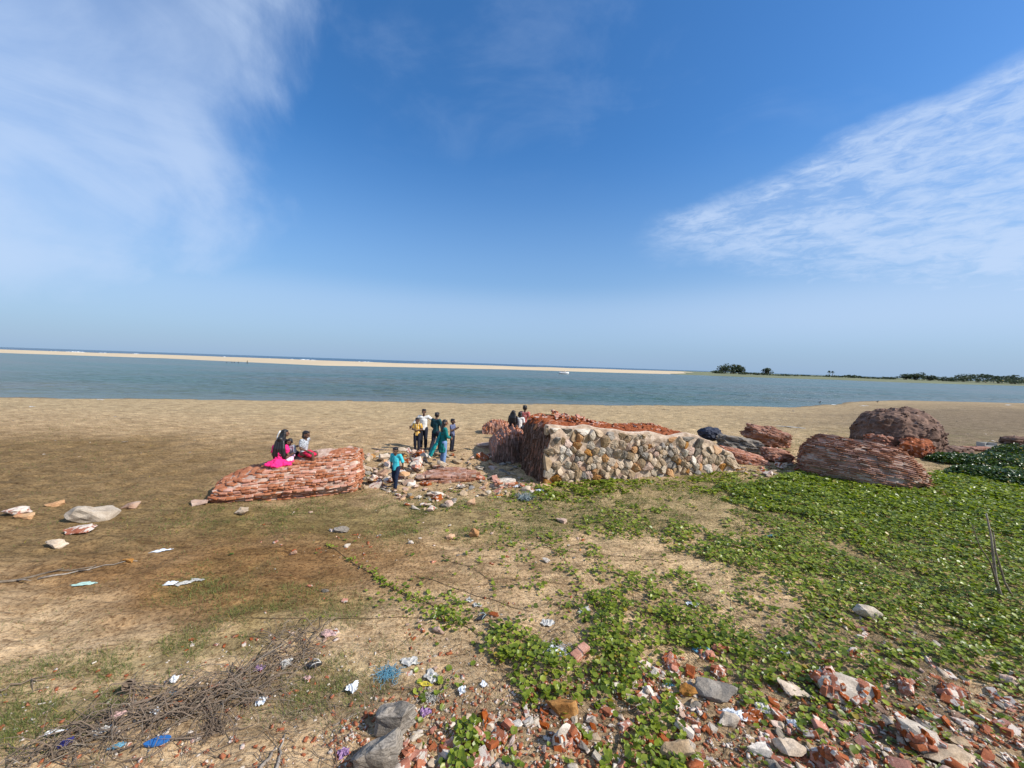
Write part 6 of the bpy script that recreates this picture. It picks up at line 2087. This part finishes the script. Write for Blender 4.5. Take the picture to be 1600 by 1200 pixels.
    for c in clothes:
        kind, mt = c[0], c[1]
        Lc = Lump(H); opt = c[2] if len(c) > 2 else {}
        wv = 0.02
        nm = {'shirt': 'shirt', 'trousers': 'trousers', 'skirt': 'skirt', 'kurta': 'kurta', 'frock': 'dress', 'shorts': 'shorts'}[kind]
        if kind in ('shirt', 'kurta', 'frock'):
            hem = opt.get('hem', V3(0, 0, -.035))
            Lc.cap(J['pelvis'] + hem, J['waist'], (.094, .072, .03), (.082, .064, .05))
            Lc.cap(J['waist'], J['chest'], (.082, .064, .05), (.098, .068, .065)); Lc.cap(J['chest'], J['neck'] - V3(0, 0, .035), (.098, .068, .06), (.055, .042, .022))
            sl = opt.get('sleeve', .55)
            for i in (0, 1):
                sh, el, wr = J['sh'][i], J['el'][i], J['wr'][i]
                Lc.cap(J['chest'] + V3(0, 0, .05), sh, .05, .043)
                if sl <= 1: Lc.cap(sh, sh.lerp(el, sl), .043, .041)
                else:
                    Lc.cap(sh, el, .043, .034); Lc.cap(el, el.lerp(wr, sl - 1), .034, .027)
        if kind == 'kurta':
            k0 = (J['kn'][0] + J['kn'][1]) / 2
            Lc.cap(J['waist'], J['pelvis'] - V3(0, 0, .02), (.08, .066, .04), (.108, .085, .04)); Lc.cap(J['pelvis'] - V3(0, 0, .02), k0 + opt.get('sway', V3(0, 0, .0)), (.108, .085, .04), (.115, .085, .02))
            wv = 0.035
        if kind in ('skirt', 'frock') and 'spread' in opt:
            sp = opt['spread']
            for (q, r) in sp: Lc.cap(J['pelvis'] + V3(0, 0, .02), V3(*q), (.085, .07, .045), r)
            wv = 0.07
        if kind in ('trousers', 'shorts'):
            Lc.cap(J['pelvis'] + V3(0, 0, .03), J['pelvis'], (.083, .06, .03), (.09, .066, .05))
            for i in (0, 1):
                hp, kn, an = J['hip'][i], J['kn'][i], J['an'][i]
                Lc.cap(hp, kn, .064, .047)
                if kind == 'trousers': Lc.cap(kn, an + (kn - an) * .06, .047, opt.get('cuff', .038))
        if kind in ('trousers', 'shorts', 'shirt'): wv = 0.018
        Lc.done(nm, mt, body, 0.0095, 2, wv)
    return body


C_ = cloth_mat
mw = C_('white_shirt', (0.68, 0.66, 0.62)); mdk = C_('dark_trousers', (0.018, 0.02, 0.032)); myel = C_('yellow_checked_shirt', (0.62, 0.33, 0.04), (0.75, 0.6, 0.35), 'stripe')
mdteal = C_('dark_teal_shirt', (0.012, 0.055, 0.065)); mteal = C_('teal_kurta', (0.01, 0.155, 0.15)); mjean = C_('light_jeans', (0.16, 0.26, 0.45))
mchk = C_('checked_blue_shirt', (0.035, 0.045, 0.12), (0.25, 0.28, 0.38), 'check'); mturq = C_('turquoise_shirt', (0.06, 0.48, 0.56)); mnavy = C_('navy_trousers', (0.012, 0.02, 0.045))
mpink = C_('hot_pink_dress', (0.85, 0.03, 0.19)); mblk = C_('black_top', (0.015, 0.013, 0.018)); mgry = C_('grey_printed_top', (0.42, 0.45, 0.48), (0.14, 0.15, 0.17), 'print')
mred = C_('crimson_skirt', (0.55, 0.02, 0.07)); mwp = C_('white_pink_skirt', (0.80, 0.62, 0.72), (0.85, 0.25, 0.5), 'print'); mrs = C_('red_printed_shirt', (0.42, 0.06, 0.05), (0.5, 0.3, 0.25), 'print')
PI = math.pi

# -- group standing on the sand
g = place(657, 703)
person('man in a long sleeved white shirt holding both arms out', g + Vector((0.05, .25, 0)), PI + .05, 1.62, stand(
    el=[V3(-.215, .01, .735), V3(.20, .01, .70)], wr=[V3(-.34, .03, .69), V3(.285, .04, .575)]), 'skin2', hair='short', clothes=(('shirt', mw, {'sleeve': 1.85}), ('trousers', mdk)))
g = place(651, 704)
person('boy in a yellow shirt with folded hands standing before the white shirted man', g + Vector((0.03, -.1, 0)), PI - .05, 1.30, stand(
    el=[V3(-.15, .0, .66), V3(.15, .0, .66)], wr=[V3(-.02, .10, .655), V3(.03, .10, .645)]), 'skin2', hair='short', child=True, clothes=(('shirt', myel), ('trousers', mdk)))
g = place(678, 706)
person('man in a dark teal shirt seen from behind, one leg stepping', g + Vector((0.06, .0, 0)), -.5, 1.58, stand(
    el=[V3(-.15, .02, .64), V3(.15, .04, .64)], wr=[V3(-.11, .13, .53), V3(.10, .14, .54)], kn=[V3(-.055, -.03, .28), V3(.06, .09, .29)], an=[V3(-.05, -.16, .05), V3(.06, .05, .045)], toe=[V3(-.06, -.07, .02), V3(.065, .15, .022)],
    head=V3(0, .035, .922)), 'skin2', hair='short', clothes=(('shirt', mdteal, {'sleeve': .9}), ('trousers', mdk)))
g = place(692, 727)
wom = person('woman in a long teal tunic and pale jeans with a small bag', g, -PI / 2 + .5, 1.58, stand(
    el=[V3(-.145, .03, .65), V3(.145, .03, .65)], wr=[V3(-.05, .15, .60), V3(.04, .15, .59)], head=V3(0, .03, .922)), 'skin', female=True, hair='long', clothes=(('kurta', mteal, {'sleeve': 1.7, 'sway': V3(0, -.03, .02)}), ('trousers', mjean, {'cuff': .042})))
# scarf end blowing back and the bag
L = Lump(1.58); L.chain([V3(-.02, -.06, .70), V3(-.03, -.12, .52), V3(-.04, -.21, .36), V3(-.04, -.27, .24)], [(.03, .02, .03), (.05, .025, .04), (.07, .03, .05), (.09, .03, .03)])
L.done('scarf', C_('teal_scarf', (0.01, 0.22, 0.22)), wom, 0.01, 2, 0.05)
me = cube_form(77); me.materials.append(C_('pale_bag', (0.45, 0.36, 0.36))); b = bpy.data.objects.new('shoulder_bag', me); b.scale = (.06, .17, .22); b.location = (-.19, -.12, .80); link(b, wom)
g = place(706, 705)
person('small boy in a checked blue shirt and dark trousers looking right', g, -PI / 2 - .3, 1.27, stand(
    el=[V3(-.14, .03, .66), V3(.14, .03, .66)], wr=[V3(-.07, .15, .72), V3(.06, .15, .73)]), 'skin2', hair='short', child=True, clothes=(('shirt', mchk), ('trousers', mdk)))
g = place(618, 764)
person('boy in an open turquoise shirt walking down past the stones', g, PI - .25, 1.16, stand(
    head=V3(0, .045, .915), neck=V3(0, .015, .822), kn=[V3(-.05, .06, .29), V3(.05, -.0, .285)], an=[V3(-.045, .08, .05), V3(.05, -.12, .06)], toe=[V3(-.05, .19, .03), V3(.055, -.04, .02)],
    el=[V3(-.15, -.04, .65), V3(.15, -.04, .65)], wr=[V3(-.15, -.06, .52), V3(.16, -.05, .52)]), 'skin2', hair='short', child=True, clothes=(('shirt', mturq, {'sleeve': .95, 'hem': V3(0, 0, -.06)}), ('trousers', mnavy)))

# -- girls seated on the slab
bpy.context.view_layer.update()
_dg = bpy.context.evaluated_depsgraph_get()


def on_top(x, y, dz=0.0):
    """resting height at (x, y): first surface met from above"""
    ok, loc, *_ = SC.ray_cast(_dg, Vector((x, y, 3.0)), Vector((0, 0, -1)))
    return Vector((x, y, (loc.z if ok else 0) + dz))


ok_, seat, *_r = SC.ray_cast(_dg, Vector((0, 0, CAM_H)), ray(434, 727).normalized())
print('SEAT', seat)
q = on_top(seat.x, seat.y + 0.08, -0.02)
ZS = q.z
PXM = seat.y / FPX


person('girl in a hot pink dress with loose black hair sitting with her back turned', q, .15, 1.32, sit(), 'skin', True, 'loose', (('frock', mpink, {'spread': [((-.17, -.06, .03), (.08, .08, .035)), ((.17, -.05, .03), (.09, .09, .035)), ((0, -.15, .02), (.11, .06, .03)), ((.1, .2, .05), (.12, .1, .03)), ((-.1, .2, .05), (.1, .1, .03)), ((.26, .02, .03), (.05, .06, .03))]}),), child=True)
q = on_top(seat.x - 7 * PXM, seat.y + .36, -.0); q.z = max(q.z, ZS - .05)
gb = person('tallest girl on the slab, in black with a white ribbon in her hair', q, -.75, 1.50, sit(
    el=[V3(-.15, -.02, .22), V3(.16, .04, .22)], wr=[V3(-.10, .10, .15), V3(.14, .18, .24)]), 'skin', True, 'loose', (('shirt', mblk, {'sleeve': 1.5}), ('trousers', mblk)))
rib = Acc(); rib.add(*tube([V3(-.04, -.02, .78), V3(-.06, -.06, .71), V3(-.075, -.09, .62), V3(-.085, -.10, .53)], [.02, .016, .013, .01], 6))
rib.build('ribbon', M['white'], True, gb)
q = on_top(seat.x + 11 * PXM, seat.y + .30); q.z = max(q.z, ZS - .02)
person('little girl with two hair buns in a pale printed top looking down', q, PI - .3, 1.02, sit(head=V3(0, .065, .465), kn=[V3(-.07, .2, .10), V3(.07, .2, .10)], an=[V3(-.06, .22, .0), V3(.06, .22, .0)], toe=[V3(-.065, .29, -.0), V3(.065, .29, -.0)]), 'skin2', True, 'pigtails',
       (('shirt', mgry, {'sleeve': .9}), ('skirt', mwp, {'spread': [((-.1, .16, .03), (.10, .08, .03)), ((.14, .1, .03), (.10, .1, .03)), ((.22, -.02, .02), (.06, .06, .02))]})), child=True)
q = on_top(seat.x + 30 * PXM, seat.y + .34); q.z = max(q.z, ZS)
person('girl in a grey printed top and crimson skirt sitting apart and looking right', q, -PI / 2 - .15, 1.25, sit(el=[V3(-.15, -.07, .21), V3(.14, .03, .2)], wr=[V3(-.14, -.12, .07), V3(.08, .16, .14)]), 'skin2', True, 'bob',
       (('shirt', mgry, {'sleeve': .6}), ('skirt', mred, {'spread': [((-.03, .2, .06), (.09, .08, .05)), ((.03, .2, .06), (.09, .08, .05)), ((0, -.03, .03), (.09, .08, .03))]})), child=True)

# -- three children on the masonry behind the wall end
q = on_top((803 - 800) / FPX * 14.9 + .0, 14.75, -.03)
print('SEAT2', q)
person('girl all in black with loose hair sitting behind the wall end', q, -.35, 1.24, sit(), 'skin2', True, 'loose', (('shirt', mblk, {'sleeve': 1.5}), ('trousers', mblk)), child=True)
q = on_top((814 - 800) / FPX * 15.1, 15.1, -.03)
print('SEAT3', q)
person('child in a white shirt sitting beside the girl in black', q, -.2, 1.26, sit(), 'skin2', False, 'bob', (('shirt', mw, {'sleeve': .7}), ('trousers', mdk)), child=True)
q = at_y(819.5, 660, 17.2)
person('small child in a red printed shirt, highest of the three behind the wall end', Vector((q.x, 17.2, gz1(q.x, 17.2))), -.3, 1.62, stand(), 'skin2', False, 'short', (('shirt', mrs), ('trousers', mdk)), child=True)

# -- two birds standing at the tide puddle
for px_, py_, lab in ((1281, 630, 'dark crow standing at the tip of the tide puddle'), (1371, 629.5, 'small dark bird standing on the mud near the mound')):
    q = place(px_, py_)
    L = Lump(1.0); L.cap((-.10, 0, .22), (.06, 0, .27), (.07, .05, .05), (.08, .065, .07)); L.cap((.10, 0, .32), (.13, 0, .36), .045, .042); L.cap((.16, 0, .36), (.22, 0, .345), .016, .006)
    L.cap((-.12, 0, .22), (-.28, 0, .17), (.03, .03, .02), (.03, .03, .01))
    for s_ in (-1, 1): L.cap((0, s_ * .03, .2), (0.01, s_ * .03, .02), .012, .009); L.cap((0.0, s_ * .03, .012), (.06, s_ * .03, .008), .008)
    o = L.done('crow', M['black'], None, 0.012, 1); o.location = q; tag(o, lab, 'bird')
